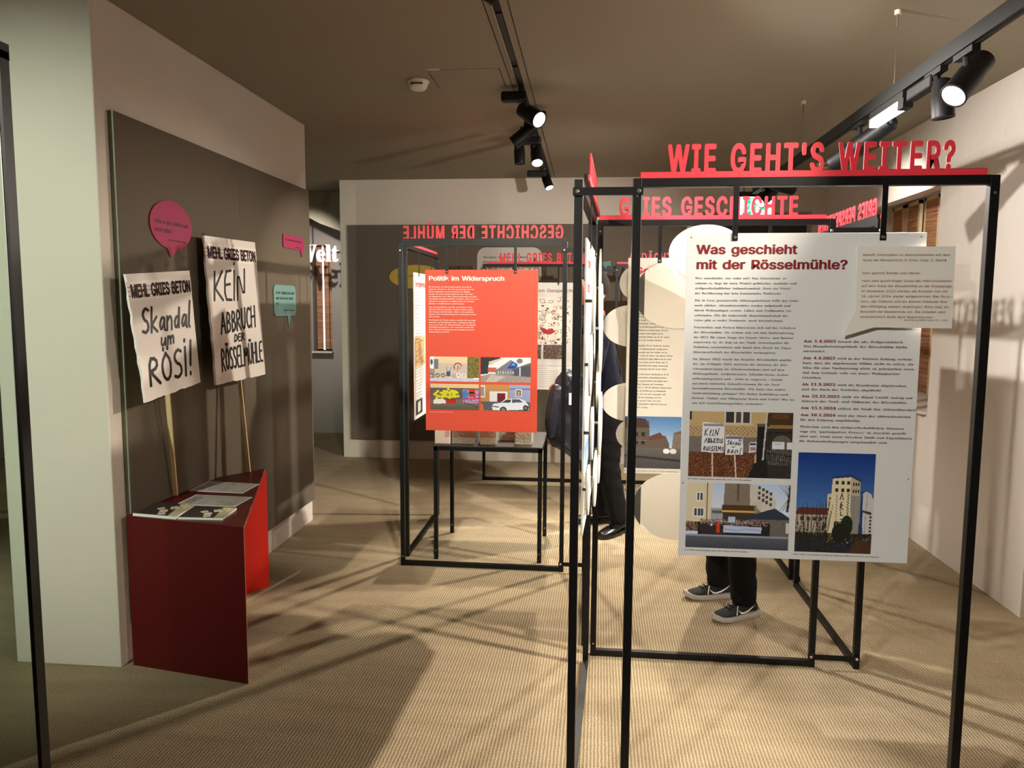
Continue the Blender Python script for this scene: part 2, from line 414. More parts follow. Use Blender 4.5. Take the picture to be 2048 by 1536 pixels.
# ------------------------------------------------------------------ ceiling tracks and lamps (each lamp carries its own light)
t1 = empty('recessed_lighting_track', (-0.42, 3.0, HC), 'slim dark lighting track set flush in the ceiling, running away from the camera', 'lighting track', 'lighting tracks')
MB().box(-.016, .016, -3, 4.75, -.004, .0).build('channel', M['seam'], t1)
MB().box(-.024, -.016, -3, 4.75, -.007, .0).build('metal_lip', M['steel'], t1)
MB().box(-.055, -.051, -3, 4.75, -.002, .0).box(.051, .055, -3, 4.75, -.002, .0).build('frame_seam', M['seam'], t1)
MB().box(-.010, .014, -.3, .25, -.012, -.004).box(-.010, .014, .45, 1.1, -.012, -.004).box(-.010, .014, 1.2, 1.62, -.012, -.004).build('cover_strip', M['black'], t1)
t2 = empty('suspended_lighting_track', (1.305, 0, 2.55), 'black lighting track hung on thin wires from the ceiling at right', 'lighting track', 'lighting tracks')
MB().box(-.018, .018, 1.0, 6.42, -.02, .035).build('rail', M['black_lamp'], t2)
MB().box(-.006, .006, 1.0, 6.42, -.022, -.019).box(.0182, .0195, 1.0, 6.42, 0, .012).build('conductor_slot', M['seam'], t2)
for y in (2.1, 3.586, 5.053, 6.3):
    s_ = MB().tube((0, y, .035), (0, y, HC - 2.55), .0012, n=6).build('suspension_wire', M['steel'], t2)
    MB().lathe([(0, .014), (.018, .014), (.02, .010)], (0, y, HC - 2.55 - .02), (0, 0, 1)).build('ceiling_cap', M['white_plastic'], s_)
    MB().tube((0, y, HC - 2.55 - .07), (0, y, HC - 2.55 - .02), .005, n=8).build('wire_grip', M['steel'], s_)

def spotlight(label, track, drop, aim, watt, angle=50, blend=0.5, colour=(1.0, 0.83, 0.62), r=.042, length=.17, box=None, boxx=None, light=True, soft=.028, group='track spotlights'):
    """track: point on the underside of the rail; head hangs 'drop' below it and looks along aim"""
    a = Vector(aim).normalized(); t = Vector(track); o = empty('spotlight', track, label, 'spotlight', group)
    head = Vector(drop)
    MB().box(-.014, .014, -.07, .07, -.022, 0).build('track_adapter', M['black_lamp'], o)
    if box:                                                       # driver housing beside the head
        bx = MB().box(-.022, .022, box[0], box[1], -.062, -.012).build('driver_box', M['black_lamp'], o, bevel=.008)
    MB().tube((0, 0, -.02), head, .012, n=10).lathe([(-.02, .02), (.02, .02)], head, (a.cross(Vector((0, 0, 1))) if abs(a.z) < .99 else (1, 0, 0)), 12).build('arm', M['black_lamp'], o)
    if boxx:
        MB().box(boxx[0], boxx[1], boxx[2] - .032, boxx[2] + .032, -.075, -.018).build('driver_box', M['black_lamp'], o, bevel=.012)
    h = MB().lathe([(-length * .52, r * .82), (-length * .5, r * .9), (-length * .1, r * .92), (-length * .08, r), (length * .42, r), (length * .48, r * 1.04), (length * .5, r * 1.02), (length * .5, r * .9), (length * .47, r * .88)], head, a, 24).build('lamp_head', M['black_lamp'], o, True)
    MB().lathe([(-length * .56, r * .5), (-length * .52, r * .6)], head, a, 16).build('heat_sink', M['black_lamp'], h)
    if light:
        MB().lathe([(length * .485, r * .88), (length * .492, r * .86)], head, a, 24).build('lens', M['lens'], o)
        l = bpy.data.lights.new('spot_lamp', 'SPOT'); l.energy = watt; l.spot_size = R(angle); l.spot_blend = blend; l.color = colour; l.shadow_soft_size = soft
        lo = bpy.data.objects.new('spot_lamp', l); COL.objects.link(lo); lo.parent = o
        lo.location = head + a * (length * .5 + .035); lo.rotation_euler = a.to_track_quat('-Z', 'Y').to_euler()
    return o
WARM = (1.0, 0.88, 0.72); NEUT = (1.0, 0.94, 0.86); COOL = (0.90, 1.0, 0.80)
# the lamps the photograph shows
spotlight('black spotlight on the ceiling track, first and largest of its row, lit face turned right', (-.42, 4.62, 2.891), (.05, .06, -.13), (.66, -.58, -.52), 330, 66, .6, NEUT, r=.05, boxx=(-.12, .03, -.02))
spotlight('black ceiling spotlight turned away to the left, second in its row', (-.43, 5.15, 2.891), (-.03, .03, -.14), (-.82, .05, -.62), 70, 58, .6, WARM, r=.045, boxx=(-.02, .13, -.09))
spotlight('black ceiling spotlight with round bright lens facing down, third in its row', (-.46, 5.86, 2.891), (.04, .02, -.13), (.12, -.5, -.85), 250, 70, .6, WARM, r=.045, boxx=(-.13, .08, -.06))
spotlight('unlit black ceiling spotlight pointing straight down beside the third lamp of its row', (-.50, 5.62, 2.891), (-.02, -.05, -.17), (.06, -.04, -1), 0, light=False, r=.04)
spotlight('small black spotlight with bright lens at the far end of the ceiling track', (-.47, 7.25, 2.891), (.05, .0, -.10), (.34, -.3, -.88), 200, 80, .6, WARM, r=.042, boxx=(-.13, .05, -.03))
spotlight('large black spotlight on the suspended track, bright lens turned to the camera', (1.305, 2.93, 2.527), (.02, .02, -.09), (-.62, -.34, -.7), 380, 86, .55, WARM, r=.046, length=.2)
spotlight('unlit black spotlight hanging straight down behind the large one on the suspended track', (1.305, 3.17, 2.53), (.03, .0, -.11), (.1, 0, -1), 0, light=False, r=.04, length=.14, box=(.0, .22))
spotlight('bluish black spotlight on the suspended track pointing away to the left', (1.305, 4.0, 2.527), (0, -.03, -.11), (-.5, .72, -.42), 330, 92, .6, NEUT, r=.046, length=.34)
ww = empty('linear_wall_washer', (1.305, 3.62, 2.53), 'short bright white light bar under the suspended track', 'light')
MB().box(-.02, .02, -.19, .19, -.035, -.004).box(-.012, .012, -.16, -.1, -.006, 0).build('housing', M['black_lamp'], ww)
MB().box(-.02, .02, -.2, -.14, -.075, -.035).build('end_block', M['black_lamp'], ww)
MB().box(-.018, .018, -.135, .19, -.07, -.036).build('light_bar', M['tube'], ww)
# lamps of the same rows above and behind the camera
spotlight('black spotlight on the ceiling track overhead, aimed at the far panels', (-.42, 2.45, 2.891), (0, .04, -.13), (-.05, .78, -.62), 200, 60, .6, WARM)
spotlight('black spotlight on the ceiling track overhead, aimed across at the right wall', (-.42, 2.75, 2.891), (0, .04, -.13), (.84, .44, -.34), 330, 64, .6, NEUT)
spotlight('black spotlight on the suspended track nearest the camera, aimed at the left wall', (1.305, 1.5, 2.53), (0, .03, -.1), (-.82, .5, -.36), 100, 46, .7, WARM)
spotlight('black spotlight in the entrance area, aimed at the white exhibition panel', (-2.1, -1.0, 2.88), (0, .04, -.13), (.61, .75, -.325), 500, 42, .5, NEUT)
spotlight('cool spotlight in the entrance area, aimed at the end of the left wall', (-2.9, -.6, 2.88), (0, .04, -.13), (.13, .9, -.33), 440, 50, .85, COOL)
spotlight('black spotlight on the suspended track, hidden behind the large red lettering', (1.305, 6.0, 2.53), (0, -.02, -.08), (-.68, -.42, -.6), 360, 84, .55, WARM, r=.045)

sd = empty('smoke_detector', (-1.0, 4.44, HC), 'round cream smoke detector on the ceiling beside the access hatch', 'smoke detector', 'smoke detectors')
MB().lathe([(0, .062), (-.012, .062), (-.016, .056), (-.04, .05), (-.052, .04), (-.055, .02)], (0, 0, 0), (0, 0, 1), 28).build('housing', M['white_plastic'], sd, True)
MB().box(-.035, .035, -.056, -.045, -.032, -.026).build('vent_slot', M['seam'], sd)
sd2 = sd.copy(); COL.objects.link(sd2); sd2.location = (2.05, 7.2, HC)
for ch in list(sd.children):
    c = ch.copy(); COL.objects.link(c); c.parent = sd2
sd2['label'] = 'small smoke detector on the ceiling in the far right corner'
hat = empty('ceiling_access_hatch', (-.71, 4.42, HC), 'flush square access hatch outlined in the ceiling', 'hatch')
MB().box(-.195, .195, -.17, .17, -.003, 0).build('hatch_panel', M['ceiling'], hat)
MB().box(-.2, -.197, -.17, .17, -.002, 0).box(.197, .2, -.17, .17, -.002, 0).build('gap', M['seam'], hat)
tag(MB().box(-.91, -.84, 4.24, 4.30, HC - .002, HC).build('adhesive_label', M['paper']), 'small white sticker on the ceiling by the hatch corner', 'sticker')

ex = empty('exit_sign', (1.36, 6.62, 0), 'backlit green and white emergency exit sign hanging under the suspended track', 'exit sign')
MB().box(-.14, .14, -.03, .03, 2.535, 2.575).build('sign_housing', M['black_lamp'], ex)
sp_ = MB().box(-.13, .125, -.008, .008, 2.355, 2.535).build('lit_plate', M['signlit'], ex)
pic_ = MB().prism([(-.10, 2.365), (-.10, 2.525), (.0, 2.525), (.0, 2.365)], 'y', -.0095, -.0085)
part(pic_.build('pictogram', M['signgreen'], sp_), 'green pictogram field')
rm = MB().prism([(-.035 + .013 * math.cos(i * .7), 2.505 + .013 * math.sin(i * .7)) for i in range(9)], 'y', -.011, -.0097)
for p, q in (((-.035, 2.492), (-.05, 2.43)), ((-.05, 2.43), (-.025, 2.405)), ((-.025, 2.405), (-.04, 2.375)), ((-.05, 2.43), (-.075, 2.41)), ((-.075, 2.41), (-.09, 2.39)), ((-.038, 2.48), (-.012, 2.462)), ((-.038, 2.48), (-.065, 2.47)), ((-.065, 2.47), (-.075, 2.45))):
    rm.bar((p[0], -.0105, p[1]), (q[0], -.0105, q[1]), .0015, .014, (0, 1, 0)) if False else rm.prism([(p[0] - .006, p[1]), (p[0] + .006, p[1]), (q[0] + .006, q[1]), (q[0] - .006, q[1])], 'y', -.011, -.0097)
rm.build('running_figure', M['signlit'], sp_)
ar = MB().prism([(.03, 2.46), (.075, 2.46), (.075, 2.49), (.11, 2.445), (.075, 2.40), (.075, 2.43), (.03, 2.43)], 'y', -.0095, -.0085).build('arrow', M['signgreen'], sp_)
MB().tube((-.1, 0, 2.575), (-.1, 0, HC), .004, n=8).build('hanger_rod', M['black'], ex)

spotlight('added black spotlight on the suspended track, brightening the window recess at right', (1.305, 5.5, 2.53), (0, .0, -.08), (.92, .36, -.16), 70, 60, .6, NEUT)  # added lamp, only there to brighten the window soffit and blinds
spotlight('added unseen spotlight in the passage behind the left wall, brightening its window', (-3.0, 7.4, 2.9), (0, 0, -.1), (-.2, .85, -.5), 150, 60, .7, NEUT)  # added out of view to light the passage blind and sill
spotlight('cool downlight in the lobby beyond the glass pane', (-4.5, 2.2, 2.9), (0, 0, -.1), (-.05, .1, -1), 420, 80, .7, COOL)
ps = spotlight('small black ceiling lamp in the dim passage at left back', (-3.45, 9.0, 2.745), (0, 0, -.05), (.2, -.3, -.9), 0, light=False, r=.05, length=.08)

# ------------------------------------------------------------------ wall boards
def board(name, loc, rotz, w, z0, z1, label, cat='board', group='felt display boards'):
    o = empty(name, loc, label, cat, group, rotz)
    MB().box(0, w, -.024, 0, z0, z1).build('felt_face', M['felt'], o, bevel=.002)
    MB().box(-.004, 0, -.022, -.001, z0, z1).build('side_edge', M['felt_edge'], o)
    return o
board('display_board', (-2.055, 3.15, 0), R(90), 1.15, .17, 2.44, 'tall grey-brown felt board on the left wall, nearest the camera')
board('display_board', (-2.055, 4.305, 0), R(90), 1.115, .17, 2.44, 'tall grey-brown felt board on the left wall, far one at the wall end')
board('display_board', (-2.51, 7.817, 0), 0, 1.145, .2, 2.445, 'grey-brown felt board at the left end of the back wall')
board('display_board', (-1.36, 7.817, 0), 0, 1.16, .2, 2.445, 'grey-brown felt board in the middle of the back wall')
board('display_board', (-.195, 7.817, 0), 0, 1.14, .2, 2.445, 'grey-brown felt board at the right of the back wall')

def outline_round(x0, x1, z0, z1, r, tail=None, n=6):
    """rounded rectangle, counter-clockwise from lower left; tail = (xa, xb, tipx, tipz) on the bottom edge"""
    p = []
    for cx, cz, a0 in ((x0 + r, z0 + r, 180), (x1 - r, z0 + r, 270), (x1 - r, z1 - r, 0), (x0 + r, z1 - r, 90)):
        if a0 == 270 and tail: p += [(tail[0], z0), (tail[2], tail[3]), (tail[1], z0)]
        p += [(cx + r * math.cos(R(a0 + 90 * i / n)), cz + r * math.sin(R(a0 + 90 * i / n))) for i in range(n + 1)]
    return p
def outline_ell(cx, cz, rx, rz, tail=None, n=48):
    p = []
    for i in range(n):
        a = R(90 + 360 * i / n); x, z = cx + rx * math.cos(a), cz + rz * math.sin(a)
        if tail and z < cz and tail[0] < x < tail[1]:
            if not p or p[-1] != (tail[2], tail[3]): p.append((tail[2], tail[3]))
            continue
        p.append((x, z))
    return p
def card(name, loc, rotz, pts, th, m, label, cat='speech bubble', group='speech bubble cards on the walls', texts=(), ink='marker'):
    o = empty(name, loc, label, cat, group, rotz)
    MB().prism(pts, 'y', -th, 0).build('card', m, o)
    if texts:
        t = Text(-th - .0008)
        for kind, s, x, z, size, fit in texts: t.put(kind, s, x, z, size, fit=fit)
        t.build('printed_text', M[ink], o)
    return o
WX = -2.055 + .0245
card('speech_bubble', (WX, 3.563, 2.0), R(90), outline_ell(0, 0, .187, .117, (-.03, .04, -.018, -.155)), .006, M['magenta'], 'magenta oval speech bubble card on the left wall, above the protest signs',
     texts=[('serif', 'Sollte es uns wirklich noch', -.15, .0, .046, .30), ('serif', 'besser gehen?', -.15, -.038, .046, .155), ('serif', 'Gries Bewohnerinnen 12.2023', -.04, -.076, .018, .16)])
card('speech_bubble', (WX, 4.92, 2.0), R(90), outline_round(0, .37, 0, .088, .012, (.3, .35, .325, -.045)), .006, M['magenta'], 'small magenta rectangular speech bubble card at the far end of the left wall',
     texts=[('serif', 'Ich bin neu in der Stadt', .03, .05, .028, .29), ('serif', 'Gespräch im Park', .2, .012, .014, .13)])
card('speech_bubble', (WX, 4.745, 1.545), R(90), outline_round(0, .37, 0, .205, .04, (.225, .27, .235, -.075)), .006, M['teal'], 'pale teal rounded speech bubble card on the left wall, right of the tall protest sign',
     texts=[('serif', 'Ist die Zukunft auch nicht', .03, .145, .042, .31), ('serif', 'mehr das was sie einmal', .03, .110, .042, .29), ('serif', 'war?', .03, .075, .042, .05), ('serif', 'Besucherin im Gespräch', .16, .035, .018, .18)])
BY = 7.817 - .0245
card('speech_bubble', (-1.79, BY, 1.915), 0, outline_ell(0, 0, .285, .122), .008, M['yellow'], 'mustard yellow oval speech bubble card on the back wall, behind the left metal frame',
     texts=[('serif', 'Was ist hier los?', -.2, .0, .034, .4)])
card('speech_bubble', (-1.155, BY, 1.85), 0, outline_round(0, .665, 0, .363, .09), .008, M['greycard'], 'large pale grey rounded speech bubble card on the back wall with dark text',
     texts=[('serif', 'Machen Sie sich ein Bild!', .06, .255, .04, .46), ('serif', 'Wir laden Sie ein, Ihre Daten und', .06, .205, .04, .56), ('serif', 'Fotos zu bringen', .06, .155, .04, .3), ('serif', 'Sprechen Sie uns an', .06, .105, .04, .34)])
card('speech_bubble', (-.06, BY, 1.92), 0, [(0, 0), (.21, .03), (.20, -.03), (.24, .04), (.275, .05), (.26, .16), (0, .115)], .008, M['teal'], 'teal speech bubble card with pointed tail on the back wall, right of centre',
     texts=[('serif', 'Wir leben hier gerne', .03, .055, .022, .2)])

# ------------------------------------------------------------------ modular exhibition frames
T = .026; FH = 2.0
def frame(label, loc, rotz, w, cat='frame', spacers=(), group='modular metal frames'):
    """spacers: (x0, x1, z, y) short flat bars that bolt the frame to its neighbour"""
    o = empty('metal_frame', loc, label, cat, group, rotz)
    MB().box(0, T, 0, T, 0, FH).build('post', M['black'], o, bevel=.0015)
    MB().box(w - T, w, 0, T, 0, FH).build('post', M['black'], o, bevel=.0015)
    MB().box(T, w - T, 0, T, FH - T, FH).build('top_rail', M['black'], o)
    MB().box(T, w - T, 0, T, 0.004, T + .004).build('bottom_rail', M['black'], o)
    for x0, x1, z, y in spacers:
        s = MB().box(x0, x1, y - .004, y, z - .012, z + .012).build('spacer_bar', M['black'], o)
        for x in (x0 + .013, x1 - .013):
            MB().lathe([(0, .007), (.003, .0065), (.005, .004)], (x, y - .004, z), (0, -1, 0), 12).build('bolt', M['bolt'], s)
    for x in (T / 2, w - T / 2):
        for z in (.06, FH - .05):
            MB().lathe([(0, .0045), (.002, .004)], (x, 0, z), (0, -1, 0), 10).build('bolt', M['bolt'], o)
    return o
# row nearest the camera, then the crossing frames behind it
frame('black steel tube frame nearest the camera, under the lettering WIE GEHT\'S WEITER?', (.122, 2.33, 0), 0, 1.03, spacers=((-.178, .03, 1.963, -.001), (-.178, .03, .05, -.001)))
frame('black frame seen edge-on, just left of the nearest white panel', (-.026, 2.335, 0), R(90 - 2.6), 1.01)
frame('black frame behind the nearest one, under the lettering GRIES GESCHICHTE', (.028, 3.42, 0), 0, 1.012, spacers=((.98, 1.205, 1.95, -.001), (.98, 1.205, .05, -.001)))
frame('black frame running backwards on the right, under the mirrored GRIES PERSPEKTIVEN lettering', (1.235, 3.422, 0), R(90), 1.03)
frame('black frame standing in line behind the right-hand one, mostly hidden', (1.238, 4.557, 0), R(90), 1.01, spacers=((-.13, .03, .05, -.001),))
frame('black frame at left centre carrying the red poster, under the mirrored GESCHICHTE DER MÜHLE', (-1.152, 4.53, 0), 0, 1.016, spacers=((.985, 1.17, 1.95, -.001), (.985, 1.17, .05, -.001)))
frame('black frame running backwards behind the left edge of the red poster', (-1.14, 4.70, 0), R(90), 1.01)
frame('black frame standing edge-on between the near pair and the red poster, hidden behind a post', (.012, 3.522, 0), R(90.5), 1.0)
frame('black frame near the back wall, under the lettering MEHL GRIES BETON', (-.975, 6.92, 0), 0, 1.0, spacers=((.97, 1.225, 1.945, -.001), (.97, 1.225, .05, -.001)))
frame('black frame near the back wall, under the half hidden lettering GEDÄCHTNIS', (.225, 6.93, 0), 0, 1.0)

CAP = float(glyph('sans', 'H')[0][:, 1].max())
def letter_sign(text, loc, rotz, w, label, tx, tw, h=.078, strip=.018):
    o = empty('letter_sign', loc, label, 'lettering', 'red cut-out letterings on the frames', rotz)
    MB().box(0, w, -.006, 0, 0.0005, strip).build('base_strip', M['red'], o)
    MB().box(0, w, 0.0005, .012, 0.0005, strip + .002).build('backing_bar', M['black'], o)
    tot = line_geo('sans', text, 1.0, 1.0, .045, 0, .10)[2]
    k = tw / (tot or 1); kz = h / CAP
    x = tx
    for ch in text:
        v, f, adv = line_geo('sans', ch, 1.0, 1.0, .045, .036, .10)
        if len(v): new_mesh('letter', [(x + p[0] * k, -.003 - p[2] * .05, strip - .002 + p[1] * kz) for p in v], f, M['red'], o)
        x += adv * k
    return o
letter_sign("WIE GEHT'S WEITER?", (.144, 2.338, FH), 0, .972, "red cut-out lettering reading WIE GEHT'S WEITER? on the nearest frame", .079, .812)
letter_sign('BETEILIGUNG!', (-.012, 2.36, FH), R(90 - 2.6), .95, 'red cut-out lettering seen edge-on at the top of the frame left of the white panel', .08, .5)
letter_sign('GRIES GESCHICHTE', (.034, 3.428, FH), 0, .965, 'red cut-out lettering reading GRIES GESCHICHTE on the second frame', .086, .77)
letter_sign('GRIES PERSPEKTIVEN', (1.225, 3.44, FH), R(90), .97, 'red cut-out lettering GRIES PERSPEKTIVEN seen mirrored from behind at right', .05, .86)
letter_sign('GESCHICHTE DER MÜHLE', (-.15, 4.55, FH), R(180), .985, 'red cut-out lettering GESCHICHTE DER MÜHLE seen mirrored from behind', .012, .972)
letter_sign('', (-1.15, 4.73, FH), R(90), .95, 'red letter rail on the frame behind the left edge of the red poster', .5, .3)
letter_sign('MEHL GRIES BETON', (-.935, 6.925, FH), 0, .93, 'red cut-out lettering reading MEHL GRIES BETON near the back wall', .115, .775)
letter_sign('GEDÄCHTNIS', (.237, 6.935, FH), 0, .95, 'red cut-out lettering reading GEDÄCHTNIS, half hidden above a white panel at the back', .11, .52)

# ------------------------------------------------------------------ hanging panels
def hung_panel(label, loc, rotz, w, h, m, straps, top=.165, cat='panel', group='hanging exhibition panels', front=True):
    """root at the upper left corner of the front face; straps = x positions"""
    o = empty('exhibition_panel', loc, label, cat, group, rotz)
    MB().box(0, w, 0, .006, -h, 0).build('board', m, o, bevel=.001)
    for x in straps:
        y = -.0035 if front else .0065
        s = MB().box(x - .008, x + .008, y, y + .003, -.022, top).build('hanging_strap', M['black'], o)
        MB().lathe([(0, .005), (.002, .0045), (.0035, .003)], (x, y, -.012), (0, -1, 0), 12).build('bolt', M['bolt'], s)
    return o

# ---- the white panel nearest the camera: local x = X - 0.283, local z = Z - 1.838
PA = hung_panel('large white text panel titled Was geschieht mit der Rösselmühle?', (.283, 2.32, 1.838), 0, .675, .977, M['panel'], (.137, .553), .145)
t = Text(); t.put('sans', 'Was geschieht', .028, -.060, .0505, bold=.030, fit=.288); t.put('sans', 'mit der Rösselmühle?', .028, -.104, .0505, bold=.030, fit=.432); t.build('title_text', M['ink_red'], PA)
LEFT = ["Wer entscheidet, wer redet mit? Das Griesviertel, so", "scheint es, liegt im toten Winkel politischer, medialer und", "zivilgesellschaftlicher Aufmerksamkeit. Etwa ein Viertel", "der Bevölkerung hat kein kommunales Wahlrecht.", "",
        "Die in Graz grassierende Althauspekulation trifft den Gries", "noch stärker. Altstadtensembles werden aufgekauft und", "durch Wohnanlagen ersetzt. Läden und Treffpunkte ver-", "schwinden. Für die industrielle Bauerbelandschaft des", "Gries gibt es weder Denkmals- noch Altstadtschutz.", "",
        "Frustration und Protest fokussieren sich auf das Schicksal", "der Rösselmühle. Sie richten sich auf eine Stadtregierung,", "die 2021 für einen Stopp der Grazer Abriss- und Bauwut", "angetreten ist. Es liegt an der Stadt, Gewerbegebiet für", "Wohnbau umzuwidmen und damit dem Druck der Eigen-", "tümergesellschaft der Rösselmühle nachzugeben.", "",
        "Im Jänner 2022 wurde das Komitee Rösselmühle gegrün-", "det. Im Frühjahr 2023 starteten die Aktionen der Zwi-", "schennutzer:innen im Arbeiterwohnhaus und auf dem", "Mühlengelände. Architekt:innen, Künstler:innen, Kultur-", "anthropolog:innen und – nicht zu vergessen – Anwoh-", "ner:innen entwerfen Zukunftsvisionen für ein Nach-", "barschaftszentrum Rösselmühle. Wie kann eine andere", "Stadtentwicklung gelingen? Wie finden Bedürfnisse nach", "Heimat, Vielfalt und Mitsprache Raum und Gehör? Wie las-", "sen sich Gentrifizierungsfallen vermeiden?"]
k = line_geo('serif', LEFT[5], 1.0)[2]
t = Text(); t.lines('serif', LEFT, .027, -.134, .01475, .0125, sx=.299 / k / .0125, gap=.42); t.build('body_text', M['ink_grey'], PA)
RIGHT = [('Am 1.4.2023', 'brennt die alte Rollgerstefabrik.'), ('', 'Das Hauptbetriebsgebäude der Rösselmühle bleibt'), ('', 'unversehrt.'), None,
         ('Am 4.4.2023', 'wird in der Kleinen Zeitung verlaut-'), ('', 'bart, dass die abgebrannte Mühle nicht zu retten, die'), ('', 'Silos für eine Nachnutzung nicht zu gebrauchen seien.'), ('', 'Auf dem Gelände solle ein neues Wohnquartier'), ('', 'entstehen.'), None,
         ('Ab 11.9.2023', 'wird die Brandruine abgebrochen'), ('', 'und das Dach des Nordsilos abgedeckt.'), None,
         ('Am 22.12.2023', 'stellt die Römü GmbH Antrag auf'), ('', 'Abbruch des Nord- und Südturms der Rösselmühle.'), None,
         ('Am 15.1.2024', 'erlässt die Stadt den Abbruchbescheid.'), None, ('Am 16.1.2024', 'wird der Start der Abbrucharbeiten'), ('', 'für den Folgetag angekündigt.'), None,
         ('', 'Weiterhin wird den zivilgesellschaftlichen Akteuren'), ('', 'vage ein „partizipativer Prozess“ in Aussicht gestellt –'), ('', 'aber nur, wenn zuvor zwischen Stadt und Eigentümern'), ('', 'die Rahmenbedingungen ausgehandelt sind.')]
k = .318 / line_geo('serif', RIGHT[6][1], 1.0)[2]
tb = Text(); z = -.318
for r in RIGHT:
    if r is None:
        tb.build('chronicle_text', M['ink_dark'], PA); tb = Text(); z -= .0065; continue
    x = .346
    if r[0]:
        td = Text(); x += td.put('serif', r[0], x, z, .0165, k / .0135, bold=.012) + .006; td.build('date_text', M['ink_red'], PA)
    tb.put('serif', r[1], x, z, .0135, k / .0135); z -= .01435
tb.build('chronicle_text', M['ink_dark'], PA)
for cs, cx_, cz_, cf in (('12.1.2024, Demonstration gegen den Abriss der Rösselmühle', .022, -.738, .19), ('12.1.2024, Demonstration gegen den Abriss der Rösselmühle', .018, -.961, .19),
                         ('Jänner 2024, neu gestaltetes Graffiti am Mühlturm, Silhouette des Nord- und Südturms', .343, -.962, .25)):
    t = Text(); t.put('serif', cs, cx_, cz_, .007, fit=cf); t.build('caption_text', M['ink_dark'], PA)
bb = MB().prism([(.478, -.041), (.745, -.041), (.749, -.273), (.534, -.272), (.448, -.300), (.482, -.222)], 'y', -.022, -.016).build('speech_bubble', M['bubble_white'], PA)
MB().tube((.52, -.016, -.08), (.52, 0, -.08), .008, n=12).tube((.64, -.016, -.24), (.64, 0, -.24), .008, n=12).build('standoff', M['bolt'], bb)
t = Text(-.0228); BT = ["Betreff: Information zu Abbrucharbeiten auf dem", "Areal der Rösselmühle in Gries, Graz, 5. Bezirk", "", "", "", "Sehr geehrte Damen und Herren,", "", "nach dem kurzfristigen Stopp der Abbrucharbeiten", "auf dem Areal der Rösselmühle an der Postgarage", "im November 2023 werden die Arbeiten nun mit", "18. Jänner 2024 wieder aufgenommen. Der Nord-", "turm, der Südturm und ein kleines Gebäude über", "dem Mühlgang werden abgetragen. Dazu liegt ein", "Bescheid der Baubehörde vor. Die Arbeiten sind", "voraussichtlich Ende April abgeschlossen."]
k = line_geo('sans', BT[7], 1.0)[2]
zz = t.lines('sans', BT[:2], .494, -.068, .0147, .0125, sx=.246 / k / .0125, gap=.5); t.build('subject_text', M['ink_red'], bb); t = Text(-.0228)
t.lines('sans', BT[2:], .494, zz, .0147, .0125, sx=.246 / k / .0125, gap=.5); t.build('letter_text', M['ink_red'], bb); t = Text(-.0228)
t.put('sans', 'Kunstmail der RÖMÜ GmbH, 18. 1. 2024', .735, -.252, .008, fit=.118, right=True); t.build('signature_text', M['ink_red'], bb)

# photo: protest signs in front of a fence
p = Pic(204, 134, (200, 170, 120), 3); p.noise(0, 0, .75, .6, 22)
p.rect(0, 0, .02, .13, (40, 35, 30)).rect(.34, .0, .6, .18, (226, 214, 186)).rect(.355, 0, .43, .165, (52, 52, 56)).rect(.45, 0, .50, .165, (72, 74, 78)).rect(.52, 0, .585, .165, (60, 58, 60)).rect(.33, .17, .62, .20, (214, 196, 160))
p.rect(0, .38, .66, .64, (122, 116, 110)).noise(0, .36, .66, .66, 40)
for i in range(-14, 26):
    p.line(i * .04, .22, i * .04 + .28, .66, .004, (120, 108, 90)); p.line(i * .04 + .28, .22, i * .04, .66, .004, (110, 100, 84))
p.noise(0, .62, .64, 1.0, 30, [(96, 50, 26), (140, 78, 40), (66, 34, 18), (44, 24, 14), (120, 60, 30)], .95)
p.rect(.75, 0, 1, .22, (70, 48, 26)).rect(.8, .02, .96, .1, (96, 62, 30)).rect(.78, .19, 1, .24, (150, 120, 60)).rect(.75, .24, 1, 1, (52, 48, 42)).noise(.75, .24, 1, 1, 40)
p.ell(.9, .5, .1, .16, (120, 112, 96)).noise(.76, .55, 1, .8, 60, [(140, 136, 124), (70, 64, 54), (40, 36, 32)], .8)
p.rect(.66, .18, .75, .78, (24, 22, 22)).rect(.655, .17, .755, .22, (90, 88, 90)).line(.75, 0, .72, .85, .016, (200, 196, 190)).poly([(.64, .78), (.76, .7), (.78, 1), (.58, 1)], (30, 26, 24))
for i in range(13): p.line(.77 + i * .019, .3, .77 + i * .019, 1, .005, (18, 16, 16))
p.line(.76, .3, 1, .3, .008, (18, 16, 16)).line(.76, .62, 1, .66, .008, (18, 16, 16))
p.poly([(.13, .16), (.345, .19), (.34, .63), (.12, .62)], (236, 236, 238)).rect(.135, .19, .34, .225, (150, 150, 168))
p.poly([(.352, .36), (.525, .37), (.53, .65), (.36, .655)], (236, 236, 240)).rect(.36, .375, .52, .41, (110, 110, 140))
p.poly([(.59, .46), (.655, .45), (.655, .6), (.585, .62)], (226, 224, 226)).rect(.595, .47, .65, .5, (60, 50, 60)).rect(.60, .53, .65, .58, (170, 130, 140))
p.rect(.81, .44, .925, .55, (226, 230, 240)).rect(.95, .45, 1, .55, (226, 230, 240)).rect(.83, .47, .9, .48, (120, 130, 160))
p.line(.23, .62, .24, 1, .014, (226, 206, 180)).line(.45, .65, .47, 1, .014, (226, 206, 180))
K = (30, 30, 32)
